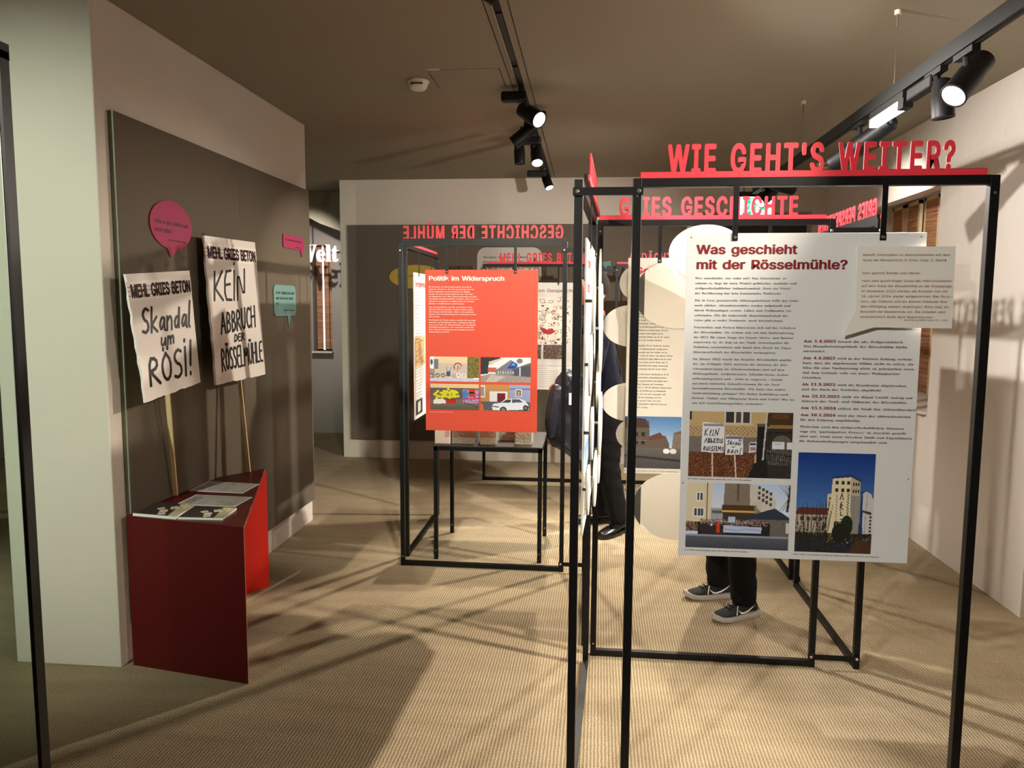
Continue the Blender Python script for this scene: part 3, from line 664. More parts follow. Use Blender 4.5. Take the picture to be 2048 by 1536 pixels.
for s in ([(.16, .27), (.15, .37)], [(.185, .26), (.155, .32), (.18, .37)], [(.215, .27), (.2, .36), (.215, .37)], [(.2, .31), (.215, .31)], [(.235, .28), (.23, .37)], [(.25, .37), (.26, .27), (.275, .36), (.29, .26)],
          [(.15, .48), (.17, .41), (.18, .48)], [(.19, .41), (.19, .48), (.205, .46), (.19, .44), (.205, .42), (.19, .41)], [(.215, .41), (.215, .48), (.23, .46), (.215, .44)], [(.24, .48), (.245, .41), (.26, .43), (.245, .45), (.26, .48)], [(.275, .41), (.272, .47), (.285, .47), (.29, .41)], [(.305, .42), (.30, .47), (.315, .47)], [(.325, .41), (.322, .48)],
          [(.145, .6), (.15, .53), (.165, .55), (.15, .56), (.165, .6)], [(.18, .54), (.175, .59), (.19, .59), (.195, .54), (.18, .54)], [(.215, .53), (.205, .56), (.215, .59), (.2, .6)], [(.235, .53), (.225, .56), (.235, .59), (.22, .6)], [(.255, .53), (.245, .6), (.26, .6)], [(.27, .53), (.27, .6), (.28, .6)], [(.285, .6), (.29, .53), (.3, .58), (.31, .53), (.312, .6)], [(.322, .54), (.32, .6), (.33, .6), (.333, .54)],
          [(.395, .43), (.38, .45), (.395, .48), (.375, .5)], [(.41, .43), (.405, .5)], [(.42, .45), (.41, .47), (.42, .5)], [(.44, .46), (.43, .49), (.445, .49)], [(.455, .5), (.46, .46), (.47, .5)], [(.49, .42), (.485, .5), (.475, .47)], [(.505, .42), (.5, .5)], [(.42, .53), (.43, .54), (.45, .53)],
          [(.38, .64), (.385, .57), (.4, .59), (.385, .6), (.4, .63)], [(.42, .58), (.415, .62), (.43, .62), (.432, .58), (.42, .58)], [(.46, .58), (.45, .6), (.46, .62), (.445, .63)], [(.475, .58), (.474, .63)], [(.51, .55), (.5, .61)], [(.5, .625), (.5, .635)]):
    p.path(s, .0075, K)
p.build('photo', .023, -.529, .303, .2, PA)
# photo: demonstration in front of the mill
p = Pic(204, 134, (208, 224, 244), 4); p.vgrad(0, 0, 1, .5, (190, 214, 244), (232, 238, 246))
p.poly([(0, 0), (.25, 0), (.24, .72), (0, .72)], (226, 214, 180)).noise(0, 0, .24, .6, 14).rect(.095, .14, .16, .28, (250, 246, 232)).rect(.103, .155, .125, .27, (80, 90, 104)).rect(.132, .155, .155, .27, (80, 90, 104))
p.rect(.07, .38, .175, .52, (248, 244, 230))
for i in range(3): p.rect(.08 + i * .032, .395, .104 + i * .032, .51, (70, 78, 92))
p.line(.2, .0, .2, .6, .012, (120, 90, 64)).rect(.24, .38, .38, .56, (170, 168, 170)).rect(.25, .42, .37, .46, (90, 96, 110))
p.poly([(.37, 0), (.63, 0), (.62, .35), (.36, .35)], (134, 122, 106)).noise(.36, 0, .63, .35, 24).rect(.49, 0, .51, .26, (92, 84, 72))
p.poly([(.61, 0), (.68, .04), (.8, .1), (.87, .25), (.86, .4), (.62, .4)], (214, 206, 192))
for i in range(4):
    for j in range(3): p.rect(.69 + i * .038, .03 + j * .08 + i * .03, .715 + i * .038, .075 + j * .08 + i * .03, (74, 72, 76))
p.poly([(.64, .26), (.73, .26), (.73, .46), (.64, .46)], (206, 200, 196))
p.rect(.35, .33, .68, .41, (82, 58, 28)).rect(.35, .41, .66, .44, (222, 182, 96)).rect(.36, .44, .66, .58, (66, 54, 46)).poly([(.66, .32), (.74, .44), (.66, .46)], (150, 140, 110))
p.poly([(.58, .5), (.86, .36), (1, .5), (1, .54), (.6, .54)], (46, 56, 74)).rect(.62, .54, 1, .8, (112, 104, 96)).noise(.62, .54, 1, .8, 36)
for i in range(18):
    a = -1.9 + i * .22; p.line(.99, .2, .99 + .13 * math.cos(a) - .05, .2 + .2 * math.sin(a), .004, (70, 64, 62))
p.line(1, 0, .98, .4, .02, (60, 54, 52))
p.rect(.12, .6, .82, .8, (34, 32, 36)).noise(.14, .55, .8, .64, 50, [(40, 34, 34), (180, 140, 120), (70, 60, 66), (210, 190, 170), (30, 30, 34)], .75).noise(.14, .62, .38, .78, 40, [(24, 24, 28), (90, 40, 30), (60, 60, 70)], .5)
p.rect(.3, .6, .335, .76, (206, 70, 40)).rect(.41, .51, .48, .6, (190, 208, 232)).rect(.24, .63, .26, .66, (230, 230, 230))
p.poly([(.365, .64), (.74, .66), (.735, .75), (.37, .75)], (190, 206, 232)).path([(.38, .7), (.5, .72), (.6, .69), (.72, .71)], .006, (130, 140, 170))
p.noise(0, .6, .12, .75, 40, [(110, 66, 40), (70, 46, 30)], .9).vgrad(0, .79, 1, 1, (96, 100, 112), (66, 70, 80)).rect(0, .79, 1, .82, (150, 156, 170)).noise(0, .79, 1, 1, 14)
p.rect(.97, .58, 1, .74, (216, 214, 216))
p.build('photo', .021, -.748, .306, .203, PA)
# photo: grain silo tower
p = Pic(154, 200, (20, 60, 140), 5); p.vgrad(0, 0, 1, .7, (10, 52, 132), (96, 142, 196))
p.poly([(.84, .38), (.9, .36), (1, .42), (1, 1), (.84, 1)], (36, 60, 116)).poly([(.9, .37), (.97, .4), (1, .45), (1, .9), (.88, .9), (.86, .4)], (206, 206, 202))
p.poly([(.4, .41), (.48, .4), (.48, .9), (.4, .9)], (216, 206, 170)).rect(.43, .44, .45, .46, (60, 60, 60))
p.poly([(.46, .24), (.7, .22), (.72, .9), (.44, .9)], (232, 220, 182)).poly([(.7, .22), (.82, .26), (.83, .45), (.7, .45)], (190, 178, 150)).poly([(.71, .42), (.83, .42), (.82, .88), (.72, .88)], (150, 146, 132))
p.poly([(.44, .235), (.7, .205), (.84, .265), (.83, .285), (.7, .235), (.45, .255)], (40, 60, 110))
for i in range(3):
    for j in range(2): p.rect(.5 + i * .075, .275 + j * .075, .54 + i * .075, .31 + j * .075, (48, 44, 44)); p.rect(.725 + i * .033, .29 + j * .072, .745 + i * .033, .32 + j * .072, (44, 42, 42))
for j, s in enumerate(([(.57, .46), (.59, .4), (.61, .46)], [(.58, .49), (.6, .49)], [(.575, .56), (.58, .5), (.605, .52), (.58, .53), (.61, .56)], [(.58, .57), (.585, .62), (.61, .62)], [(.58, .66), (.61, .66), (.6, .69)])): p.path(s, .012, (60, 58, 60))
for j in range(9): p.path([(.66, .40 + j * .028), (.685, .41 + j * .028), (.665, .425 + j * .028)], .009, (84, 78, 70)); p.path([(.515, .42 + j * .03), (.535, .435 + j * .03)], .007, (110, 102, 90)); p.path([(.74, .43 + j * .03), (.76, .445 + j * .03)], .007, (90, 86, 80))
p.line(.92, .4, .9, .84, .008, (150, 150, 150)).poly([(.86, .56), (.98, .58), (.98, .61), (.86, .58)], (60, 60, 66))
for j in range(7): p.rect(.96, .62 + j * .035, .985, .64 + j * .035, (40, 44, 52))
p.poly([(0, .6), (.03, .55), (.42, .55), (.41, .63), (0, .63)], (104, 44, 38)).rect(0, .62, .4, .83, (190, 180, 156))
for i in range(4): p.rect(.06 + i * .08, .645, .11 + i * .08, .68, (60, 62, 68))
for i in range(60):
    x = p.rng.rand() * .42; p.line(x, .9, x + (p.rng.rand() - .5) * .16, .46 + p.rng.rand() * .3, .006, (54, 46, 44))
p.noise(0, .8, 1, 1, 26, [(22, 26, 16), (40, 38, 22), (14, 16, 12), (60, 52, 30)], .92).noise(.5, .68, .72, .85, 24, [(22, 34, 16), (36, 50, 24), (14, 20, 12)], .8)
p.ell(.67, .72, .08, .1, (26, 38, 18)).ell(.58, .8, .1, .1, (22, 30, 16)).noise(.52, .64, .74, .88, 30).poly([(.8, .86), (1, .88), (1, 1), (.7, 1)], (74, 50, 30)).noise(.7, .86, 1, 1, 40)
p.build('photo', .346, -.647, .222, .305, PA)
for x, z in ((.012, -.012), (.66, -.012), (.008, -.75), (.664, -.72)):
    MB().lathe([(0, .0025), (.001, .002)], (x, 0, z), (0, -1, 0), 8).build('pin', M['bolt'], PA)

# ---- panel and bubbles of the GRIES GESCHICHTE frame
PC = hung_panel('white text panel with round bubble cut-outs, partly hidden behind the nearest panel', (.165, 3.41, 1.834), 0, .75, .96, M['panel_warm'], (.135, .60), .14)
t = Text(); t.put('sans', 'Gewerbe und Gries', .025, -.07, .06, bold=.02, fit=.5); t.build('title_text', M['ink_bright'], PC)
CT = ["Die Lage des Bezirks am Fluss sowie", "vor allem die, angesiedelte Stadt", "schufen, Kriege", "noch Hausnutzung. Zuwanderung nach", "zu großen Bevölkerungszahlen wie ge-", "Nicht-Ehrbaren wie Bettler:innen, Kutscher", "Gaukler:innen, sowie Frauen, die der", "die Prostitution erhalten. Im 16. Jh. wurden", "sie mehr in die Vorstadt vertrieben.", "", "Das aufgeklärte 18. Jh. brachte die Anstalten", "und der Disziplinierung der Ausgegrenzten", "Kasernensiedler (auf dem Gelände des Ge-", "bäudes) werden ein Armen- und späteres Siechen-", "krankenanstalt für ledige Mütter und ein Zucht", "dienst. Dem folgten um die Wende zum 19.", "eine Vorstadtstadt und heutige Justizanstalt", "mit der dominante Bau der Grazer Polizei", "", "Mit dem industriellen Aufschwung im 19. Jh.", "zum handwerklichen Industrielandschaften", "wird das gründerzeitliche Straßenbild dieser", "errichtung, Bebauung und Vertreibung", "zählte hier ca. 35% der jüdischen Stadtbewohner", "und war die Bevölkerung von Kleinhandel", "geprägt, sowie von einer wachsenden Zahl", "schaft. Mit der Anwerbung von Gast-", "arbeitern und der Türkei und weiter", "des 20. Jahrhunderts erhält das Viertel ein", "besonderes Gepräge."]
t = Text(); t.lines('serif', CT, .03, -.245, .0148, .0142, sx=.82, gap=.6); t.build('body_text', M['ink_grey'], PC)
p = Pic(150, 96, (86, 140, 206), 8); p.vgrad(0, 0, 1, .6, (70, 124, 190), (176, 206, 234)).poly([(0, .05), (.36, .08), (.37, .6), (0, .62)], (92, 84, 78)).poly([(0, .02), (.3, .04), (.37, .22), (0, .22)], (62, 44, 36))
for i in range(3):
    for j in range(2): p.rect(.05 + i * .1, .3 + j * .15, .1 + i * .1, .39 + j * .15, (30, 30, 34)); p.rect(.03 + i * .1, .46, .12 + i * .1, .47, (150, 144, 136))
p.poly([(.37, .42), (.6, .36), (.66, .52), (.66, .62), (.37, .62)], (96, 82, 76)).poly([(.37, .38), (.52, .3), (.6, .42), (.37, .46)], (100, 60, 48)).poly([(.72, .3), (.9, .24), (.9, .6), (.7, .6)], (120, 112, 104)).poly([(.7, .34), (.9, .22), (1, .2), (1, .62), (.9, .6), (.88, .3)], (92, 88, 84))
p.vgrad(0, .6, 1, 1, (96, 96, 98), (70, 70, 74)).poly([(0, .74), (1, .84), (1, .88), (0, .78)], (40, 40, 44)).ell(.62, .66, .05, .05, (236, 238, 240)).ell(.72, .66, .05, .05, (226, 228, 232)).noise(0, .1, 1, 1, 14)
p.build('photo', .0, -.70, .30, .235, PC)
t = Text(); t.put('serif', 'Kreuzung am Griesplatz mit Blick auf die Rösselmühle', .0, -.95, .008, fit=.24); t.build('caption_text', M['ink_dark'], PC)
def bubble(parent, cx, cz, rx, rz, y, band=None, m='bubble_white', name='bubble_disc', th=.006):
    d = MB().prism(outline_ell(cx, cz, rx, rz, n=64), 'y', y, y + th).build(name, M[m], parent)
    MB().tube((cx, y + th, cz), (cx, 0, cz), .006, n=10).build('standoff', M['bolt'], d)
    if band is not None:                                                # dark grey field at the left of the disc
        pts = [q for q in outline_ell(cx, cz, rx * .995, rz * .995, n=160) if q[0] < band]
        part(MB().prism(pts, 'y', y - .0008, y - .0002).build('dark_field', M['band'], d), 'dark grey field on the left part of the disc')
    return d
bubble(PC, .215, -.158, .19, .148, -.03, .072)                          # big grey oval
bubble(PC, .33, .02, .16, .118, -.046)                                  # dome above the nearest panel
bubble(PC, .03, -.108, .065, .072, .016); bubble(PC, .016, -.298, .121, .092, .016); bubble(PC, .016, -.64, .121, .086, .016)
bubble(PC, .03, -.785, .068, .066, .016); bubble(PC, .225, -1.10, .185, .152, -.03, .077)

# ---- panel seen edge-on in the frame to the left, with discs standing off it
PB = hung_panel('pale panel seen edge-on with overlapping white bubble discs', (-.012, 2.45, 1.838), R(90 - 2.8), .76, .97, M['panel_warm'], (.2, .6), .14)
t = Text(); t.put('sans', 'Visionen', .05, -.09, .07, bold=.02); t.put('sans', 'gefragt', .05, -.17, .07, bold=.02); t.build('title_text', M['ink_bright'], PB)
t = Text(); t.lines('serif', ["Was braucht das Viertel, was wünschen wir uns?", "Ideen für die Rösselmühle und den Gries:", "Werkstatt, Bibliothek, Garten, Café, Bad,", "ein Haus für alle, die hier leben wollen."] * 5, .05, -.25, .02, .017); t.build('body_text', M['ink_red'], PB)
p = Pic(60, 60, (120, 150, 190), 9); p.vgrad(0, 0, 1, .5, (110, 150, 200), (190, 210, 230)).noise(0, .4, 1, 1, 40, [(150, 130, 110), (90, 80, 72), (200, 190, 176)], .9); p.build('photo', .05, -.68, .5, .25, PB)
for cx, cz, rx, rz, y in ((-.05, -.20, .07, .10, -.03), (-.04, -.40, .09, .10, -.022), (-.03, -.62, .08, .085, -.03), (-.05, -.80, .09, .08, -.022), (.5, -.30, .15, .17, -.035), (.62, -.52, .2, .13, -.025), (.45, -.66, .16, .12, -.04), (.66, -.80, .16, .14, -.03), (.74, -.14, .1, .16, -.02), (.3, -.84, .15, .1, -.03)):
    bubble(PB, cx, cz, rx, rz, y)

# ---- right-hand panel running backwards (seen only as a sliver and by its shadow)
PD = hung_panel('white panel running backwards on the right, hidden behind the nearest panel', (1.243, 3.58, 1.834), R(90), .68, .96, M['panel'], (.14, .54), .14)

# ---- the red poster
PE = hung_panel('red poster titled Politik im Widerspruch above the small black table', (-.984, 4.515, 1.834), 0, .678, .97, M['orange_red'], (.133, .543), .148)
t = Text(); t.put('sans', 'Politik im Widerspruch', .022, -.064, .05, bold=.032, fit=.457); t.build('title_text', M['ink_white'], PE)
ET = ["Die Geschichte der Murvorstadt zeichnet sich auch in", "politischer Hinsicht ab. Die hohe Zuwanderung und eine", "überaus bürgerliche Zusammensetzung wie Prägung", "machten die rechte Murseite gleichsam zum „Alter Ego“", "der bürgerlichen Gras. Ältere Hausversorger:innen im Gries", "sind häufig unterdurchschnittlich ausgebaut. Anders als in ver-", "gleichbaren europäischen Vorstädten findet der Rechtspo-", "pulismus in Sozialkontexten wenig Resonanz.", "", "Viele Gemeinderätinnen und über Generationen in die", "Arbeiterbevölkerung integriert. Zugleich nehmen religiö-", "röse Gruppen und Lebensform. Heute an der politischen", "Situation, ihrer Rechtsprechungsnorm. Sichtbarkeit erinnert", "sich an Fotos.", "", "Die Buntheit des Viertels macht es attraktiv für eine junge,", "alternative und künstlerische Szene. Genehmend rückt der", "Gries in den Fokus der Stadtentwicklung, mit zwiespältigen", "Gentrifizierungstendenzen. Neue Lebensstile werden bele-", "bend, während Preissteigerung und dauerhaft gewachsene", "Sozialstrukturen bedrohen."]
k = line_geo('serif', ET[5], 1.0)[2]
t = Text(); t.lines('serif', ET, .022, -.105, .0142, .0128, sx=.305 / k / .0128, gap=.45, bold=.01); t.build('body_text', M['ink_white'], PE)
t = Text(); t.put('serif', 'Streetart und Stadtbild am Gries', .026, -.858, .007, fit=.14); t.build('caption_text', M['ink_white'], PE)
p = Pic(110, 58, (216, 192, 168), 11); p.vgrad(0, 0, 1, .8, (232, 206, 168), (190, 172, 160)).rect(.18, .28, .76, .8, (196, 182, 176)).noise(0, 0, .76, .8, 20)
p.rect(.76, 0, 1, .86, (96, 92, 40)).noise(.76, 0, 1, .86, 40, [(88, 90, 30), (130, 120, 50), (60, 62, 26), (150, 130, 60)], .9).poly([(0, .02), (.08, 0), (.1, .5), (0, .46)], (236, 236, 244)).ell(.035, .22, .025, .12, (60, 70, 140)).rect(.08, .1, .17, .5, (110, 110, 120)).rect(.0, .5, .1, .86, (150, 140, 130))
p.path([(.5, .5), (.49, .36), (.54, .26), (.62, .27), (.65, .38)], .02, (160, 30, 40)).path([(.58, .36), (.56, .56)], .02, (150, 90, 60)).path([(.6, .46), (.64, .44)], .012, (170, 50, 60)).rect(.34, .6, .42, .8, (60, 76, 110)).path([(.35, .6), (.34, .42)], .008, (50, 60, 80)).path([(.41, .6), (.43, .42)], .008, (50, 60, 80)).rect(.35, .55, .41, .6, (120, 160, 190))
for cx, cy, c in ((.03, .78, K), (.16, .76, K), (.27, .76, K), (.5, .78, (150, 150, 150)), (.58, .74, (240, 240, 240)), (.69, .76, (240, 236, 230))): p.ell(cx, cy, .045, .085, c).ell(cx, cy, .03, .06, (180, 170, 165))
p.rect(0, .86, 1, 1, (196, 192, 214)).noise(0, .84, 1, 1, 30).rect(.88, .84, 1, .9, (230, 240, 250)); p.build('photo', .027, -.519, .300, .15, PE)
p = Pic(110, 58, (222, 226, 238), 12); p.poly([(0, 0), (.42, 0), (.16, .28), (.15, .66), (0, .7)], (40, 42, 46)).poly([(.16, .18), (.46, 0), (.5, 0), (.18, .32)], (200, 190, 176)).rect(.15, .42, .32, .6, (186, 90, 76)).poly([(.3, .52), (.6, .1), (.74, .26), (.74, .7), (.3, .7)], (116, 116, 124)).poly([(.53, .44), (.64, .16), (.74, .28), (.68, .44)], (40, 50, 170)).poly([(.6, .34), (.66, .2), (.7, .32)], (60, 180, 190))
p.poly([(.64, .46), (1, .22), (1, .82), (.64, .72)], (72, 76, 88)).poly([(.64, .46), (1, .2), (1, .3), (.7, .46)], (96, 100, 112)).rect(.77, .4, .8, .74, (190, 200, 216)).rect(.3, .56, .64, .72, (110, 112, 118))
for i in range(7): p.rect(.34 + i * .05, .56, .36 + i * .05, .68, (180, 186, 196))
p.ell(.78, .14, .06, .1, (112, 118, 124)).poly([(0, .76), (.2, .66), (1, .78), (1, 1), (0, 1)], (150, 142, 142)).poly([(.2, .7), (.5, .78), (.3, 1), (.1, 1)], (186, 176, 172)).noise(0, .66, 1, 1, 26); p.build('photo', .337, -.519, .302, .15, PE)
p = Pic(110, 58, (104, 96, 92), 13); p.rect(0, 0, 1, .15, (222, 196, 152)).noise(0, 0, 1, .15, 24).vgrad(0, .15, .68, .66, (92, 88, 90), (108, 100, 98)).vgrad(0, .62, 1, 1, (126, 118, 106), (86, 80, 74)).noise(0, .15, 1, 1, 16)
for s in ([(.16, .28), (.08, .42), (.18, .48), (.12, .56)], [(.24, .54), (.28, .28), (.36, .3), (.3, .44), (.38, .52)], [(.4, .56), (.42, .26), (.5, .28)], [(.46, .36), (.5, .5)], [(.52, .28), (.48, .5), (.58, .46)], [(.2, .36), (.56, .34)], [(.14, .5), (.58, .48)]): p.path(s, .045, (226, 224, 40))
for s in ([(.2, .32), (.16, .44)], [(.34, .36), (.36, .46)], [(.44, .32), (.45, .44)]): p.path(s, .008, (70, 70, 20))
p.ell(.37, .2, .025, .05, (232, 230, 80)).poly([(.06, .64), (.12, .58), (.26, .58), (.32, .66), (.32, .76), (.06, .78)], (240, 240, 240)).rect(.33, .58, .53, .76, (190, 44, 34)).rect(.33, .58, .53, .62, (150, 34, 28))
p.rect(.66, .2, 1, .74, (170, 150, 180)).noise(.66, .2, 1, .74, 60, [(60, 120, 200), (200, 60, 140), (240, 240, 250), (120, 60, 160)], .7).rect(.66, .28, .78, .56, (70, 140, 210)).rect(.79, .2, .92, .5, (206, 60, 46)).rect(.8, .3, .91, .36, (30, 30, 34)).path([(.66, .58), (1, .54)], .03, (200, 60, 130)).path([(.66, .7), (1, .9)], .014, (60, 56, 52)); p.build('photo', .029, -.684, .298, .157, PE)
p = Pic(110, 58, (190, 140, 86), 14); p.noise(0, 0, .58, .7, 16).rect(.58, 0, 1, .7, (150, 166, 206)).rect(.59, .14, 1, .18, (80, 86, 106)).rect(0, .04, .09, .5, (230, 226, 220)).rect(.0, .08, .07, .44, (140, 150, 160)).rect(.18, .26, .55, .7, (226, 230, 240)).rect(.34, .33, .5, .68, (110, 34, 40)).rect(.7, .16, .84, .44, (196, 206, 226)).rect(.73, .2, .81, .42, (60, 56, 56)).rect(.75, .24, .79, .4, (210, 170, 110)).rect(0, .66, 1, 1, (86, 90, 104)).noise(0, .66, 1, 1, 14)
p.poly([(.23, .86), (.26, .74), (.4, .7), (.5, .55), (.78, .52), (.88, .58), (.96, .74), (.97, .94), (.5, .98), (.25, .98)], (222, 230, 246)).poly([(.42, .7), (.52, .57), (.62, .56), (.6, .68)], (60, 66, 80)).poly([(.64, .56), (.78, .55), (.86, .66), (.63, .69)], (80, 88, 104)).ell(.46, .96, .07, .11, (28, 28, 32)).ell(.46, .96, .04, .07, (120, 124, 132)).ell(.91, .88, .055, .11, (28, 28, 32)).ell(.91, .88, .03, .06, (120, 124, 132)).path([(.24, .84), (.36, .86)], .02, (40, 44, 54)).poly([(0, .7), (.05, .78), (.06, 1), (0, 1)], (200, 110, 50)); p.build('photo', .337, -.684, .300, .157, PE)

# ---- text panel behind the red poster, running backwards
PF = hung_panel('white text panel seen obliquely behind the left edge of the red poster', (-1.133, 4.865, 1.834), R(90), .68, .965, M['panel_warm'], (.14, .54), .14)
t = Text(); t.put('sans', 'Energielieferant Mühlgang', .03, -.09, .07, bold=.02, fit=.58); t.build('title_text', M['ink_bright'], PF)
FT = ["Der Mühlgang war die Energiequelle der Handwerker.", "Am Kanal entstanden Mühlen, Sägen und Hämmer, die", "das Wasser der Mur zum Antrieb ihrer Räder nutzten.", "Die Rösselmühle ist eine der ältesten von ihnen.", ""]
t = Text(); t.lines('serif', FT * 4, .03, -.13, .019, .014, sx=.78); t.lines('serif', FT * 3, .03, -.63, .019, .014, sx=.78); t.build('body_text', M['ink_grey'], PF)
p = Pic(50, 60, (206, 180, 124), 15); p.noise(0, 0, 1, 1, 40, [(200, 172, 116), (176, 144, 90), (220, 200, 150)], .6)
for i in range(14): p.path([(p.rng.rand(), p.rng.rand()) for _ in range(3)], .02, (120, 84, 50))
p.build('old_map', .03, -.42, .28, .2, PF)
for z, c in ((-.30, (60, 56, 56)), (-.47, (70, 66, 62)), (-.62, (84, 92, 110))):
    p = Pic(30, 24, c, 16); p.noise(0, 0, 1, 1, 70).poly([(0, 1), (.5, .3), (1, .6), (1, 1)], (40, 36, 32)); p.build('photo', .4, z, .24, .14, PF)
p = Pic(30, 24, (50, 54, 46), 17); p.poly([(.3, .2), (.7, .1), (.7, .8), (.3, .9)], (200, 204, 206)); p.build('photo', .03, -.84, .2, .1, PF)

# ---- map panel near the back wall
PG = hung_panel('white panel with a red and black street map, behind the red poster', (-.835, 6.91, 1.832), 0, .69, .97, M['panel_warm'], (.14, .55), .14)
t = Text(); t.put('sans', 'Rösselmühle im Gespräch', .04, -.085, .055, bold=.014, fit=.64); t.build('title_text', M['ink_brown'], PG)
p = Pic(140, 110, (240, 234, 218), 21); r = p.rng
for i in range(190):
    x, y, w_, h_ = r.rand(), r.rand(), .02 + .05 * r.rand(), .02 + .06 * r.rand(); c = ((60, 44, 40), (170, 50, 50), (90, 60, 54))[r.randint(3)]
    a = (r.rand() - .5) * .03
    if r.rand() < .68: p.path([(x, y), (x + w_, y + a), (x + w_ + a, y + h_), (x + a, y + h_), (x, y)][:3 + r.randint(3)], .006, c)
    else: p.rect(x, y, x + w_ * .6, y + h_ * .5, c)
p.poly([(.56, .66), (.62, .66), (.68, .7), (.74, .66), (.79, .74), (.72, .8), (.62, .78)], (176, 36, 36)); p.build('street_map', .03, -.13, .63, .42, PG)
for x, s in ((.2, 22), (.42, 23)):
    p = Pic(50, 34, (70, 60, 56), s); p.noise(0, 0, 1, 1, 60, [(50, 44, 44), (110, 80, 60), (180, 150, 120), (40, 36, 36)], .8); p.build('photo', x, -.56, .2, .13, PG)
t = Text(); t.put('sans', 'Was soll mit der Mühle geschehen? Was sagen', .36, -.755, .016, fit=.3); t.put('sans', 'die Bewohner:innen', .36, -.778, .016); t.build('heading_text', M['ink_red'], PG)
t = Text(); t.lines('serif', ["Im Gespräch mit den Nachbarinnen und Nachbarn", "entstanden Wünsche für das Viertel und die Mühle."] * 5, .36, -.80, .0165, .013); t.build('body_text', M['ink_grey'], PG)
PH = hung_panel('white panel hanging near the back wall, hidden behind the bubble panel', (.385, 6.92, 1.832), 0, .68, .97, M['panel_warm'], (.14, .54), .14)

# ------------------------------------------------------------------ red plinth with booklets and prints
ZT = .69
pl = empty('plinth', (-1.75, 3.4, 0), 'dark red angular plinth standing against the left wall', 'plinth')
P4 = [(-2.022, 3.094), (-1.432, 2.985), (-1.83, 4.10), (-1.985, 3.86)]
loc = lambda p: (p[0] + 1.75, p[1] - 3.4)
def slab_side(a, b, th, z0, z1):
    a = Vector(a); b = Vector(b); d = (b - a).normalized(); n = Vector((-d.y, d.x)) * th
    return [tuple(a), tuple(b), tuple(b + n), tuple(a + n)]
LP = [loc(p) for p in P4]
d_ = (Vector(LP[2]) - Vector(LP[1])).normalized() * .018
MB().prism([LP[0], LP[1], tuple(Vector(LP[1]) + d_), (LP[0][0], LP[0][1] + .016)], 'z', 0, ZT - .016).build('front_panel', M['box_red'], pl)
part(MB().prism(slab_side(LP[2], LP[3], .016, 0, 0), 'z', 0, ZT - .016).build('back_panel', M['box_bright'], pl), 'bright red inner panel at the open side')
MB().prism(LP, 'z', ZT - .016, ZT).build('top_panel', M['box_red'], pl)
e = MB()
for a, b in ((LP[1], LP[2]),):
    a = Vector(a); b = Vector(b); d = (b - a).normalized(); n = Vector((d.y, -d.x)) * .0008
    e.prism([tuple(a + n), tuple(b + n), tuple(b), tuple(a)], 'z', ZT - .013, ZT - .001)
    e.prism([tuple(a + n), tuple(a + n + d * .018), tuple(a + d * .018), tuple(a)], 'z', 0, ZT)
e.build('plywood_edge', M['ply'], pl)

def quad_map(c):
    """corners far-left, far-right, near-right, near-left -> (u, v) with v running from the far edge to the near edge"""
    c = [Vector(q) for q in c]
    return lambda u, v: tuple((c[0] * (1 - u) + c[1] * u) * (1 - v) + (c[3] * (1 - u) + c[2] * u) * v)
def sheet(name, corners, z, th, label, cat, pic, group=None, margin=.06):
    c = [Vector((p[0], p[1])) for p in corners]; ce = sum(c, Vector((0, 0))) / 4
    o = empty(name, (ce.x, ce.y, z), label, cat, cat + 's on the red plinth')
    pts = [tuple(q - ce) for q in c]
    MB().prism(pts[::-1], 'z', 0, th).build('pages' if cat == 'booklet' else 'sheet', M['paper'], o)
    ins = [(Vector(q) * (1 - margin)) for q in pts]
    pic.build('cover_picture' if cat == 'booklet' else 'print', 0, 0, 1, 1, o, P=lambda u, v: quad_map([(q.x, q.y, th + .0005) for q in ins])(u, v))
    return o
def cover(seed):
    p = Pic(90, 70, (58, 48, 44), seed); p.noise(0, 0, 1, 1, 14).poly([(.72, 0), (1, 0), (1, 1), (.8, 1)], (190, 176, 150)).noise(.74, 0, 1, 1, 20)
    for s in ([(.3, .5), (.42, .36), (.52, .5), (.4, .6)], [(.44, .6), (.6, .52), (.66, .7), (.5, .8)], [(.56, .3), (.7, .2), (.82, .4), (.64, .5)], [(.5, .84), (.64, .74), (.7, .9), (.56, .97)], [(.66, .08), (.78, .05), (.8, .22)]): p.poly(s, (222, 212, 196))
    p.poly([(.4, .4), (.46, .42), (.44, .56)], (170, 156, 140)).poly([(.6, .36), (.7, .3), (.72, .42)], (190, 166, 120)).poly([(.8, .0), (.98, .1), (.94, .4), (.84, .3)], (226, 206, 160)); return p
def etching(seed):
    p = Pic(110, 80, (196, 190, 184), seed); p.noise(0, 0, 1, 1, 40)
    for i in range(150):
        x, y = p.rng.rand(), p.rng.rand(); l = .05 + .2 * p.rng.rand(); g = 60 + 90 * p.rng.rand(); p.line(x, y, x + l * .5, y - l, .006, (g, g - 3, g - 6))
    p.noise(.02, .2, .2, .9, 30, [(60, 58, 58), (120, 116, 114)], .5).poly([(.62, .35), (.8, .28), (.88, .5), (.7, .6)], (206, 192, 170)); return p
sheet('booklet', [(-2.0, 3.285), (-1.80, 3.262), (-1.772, 3.062), (-1.992, 3.094)], ZT, .012, 'dark-covered booklet on the red plinth, the one nearer the wall', 'booklet', cover(31), margin=.015)
sheet('booklet', [(-1.792, 3.262), (-1.585, 3.243), (-1.568, 3.075), (-1.768, 3.066)], ZT, .009, 'dark-covered booklet at the front of the red plinth, right of its twin', 'booklet', cover(31), margin=.02)
sheet('art_print', [(-1.908, 3.482), (-1.612, 3.468), (-1.615, 3.29), (-1.906, 3.292)], ZT, .0015, 'grey etching print with white border behind the two booklets', 'print', etching(33))
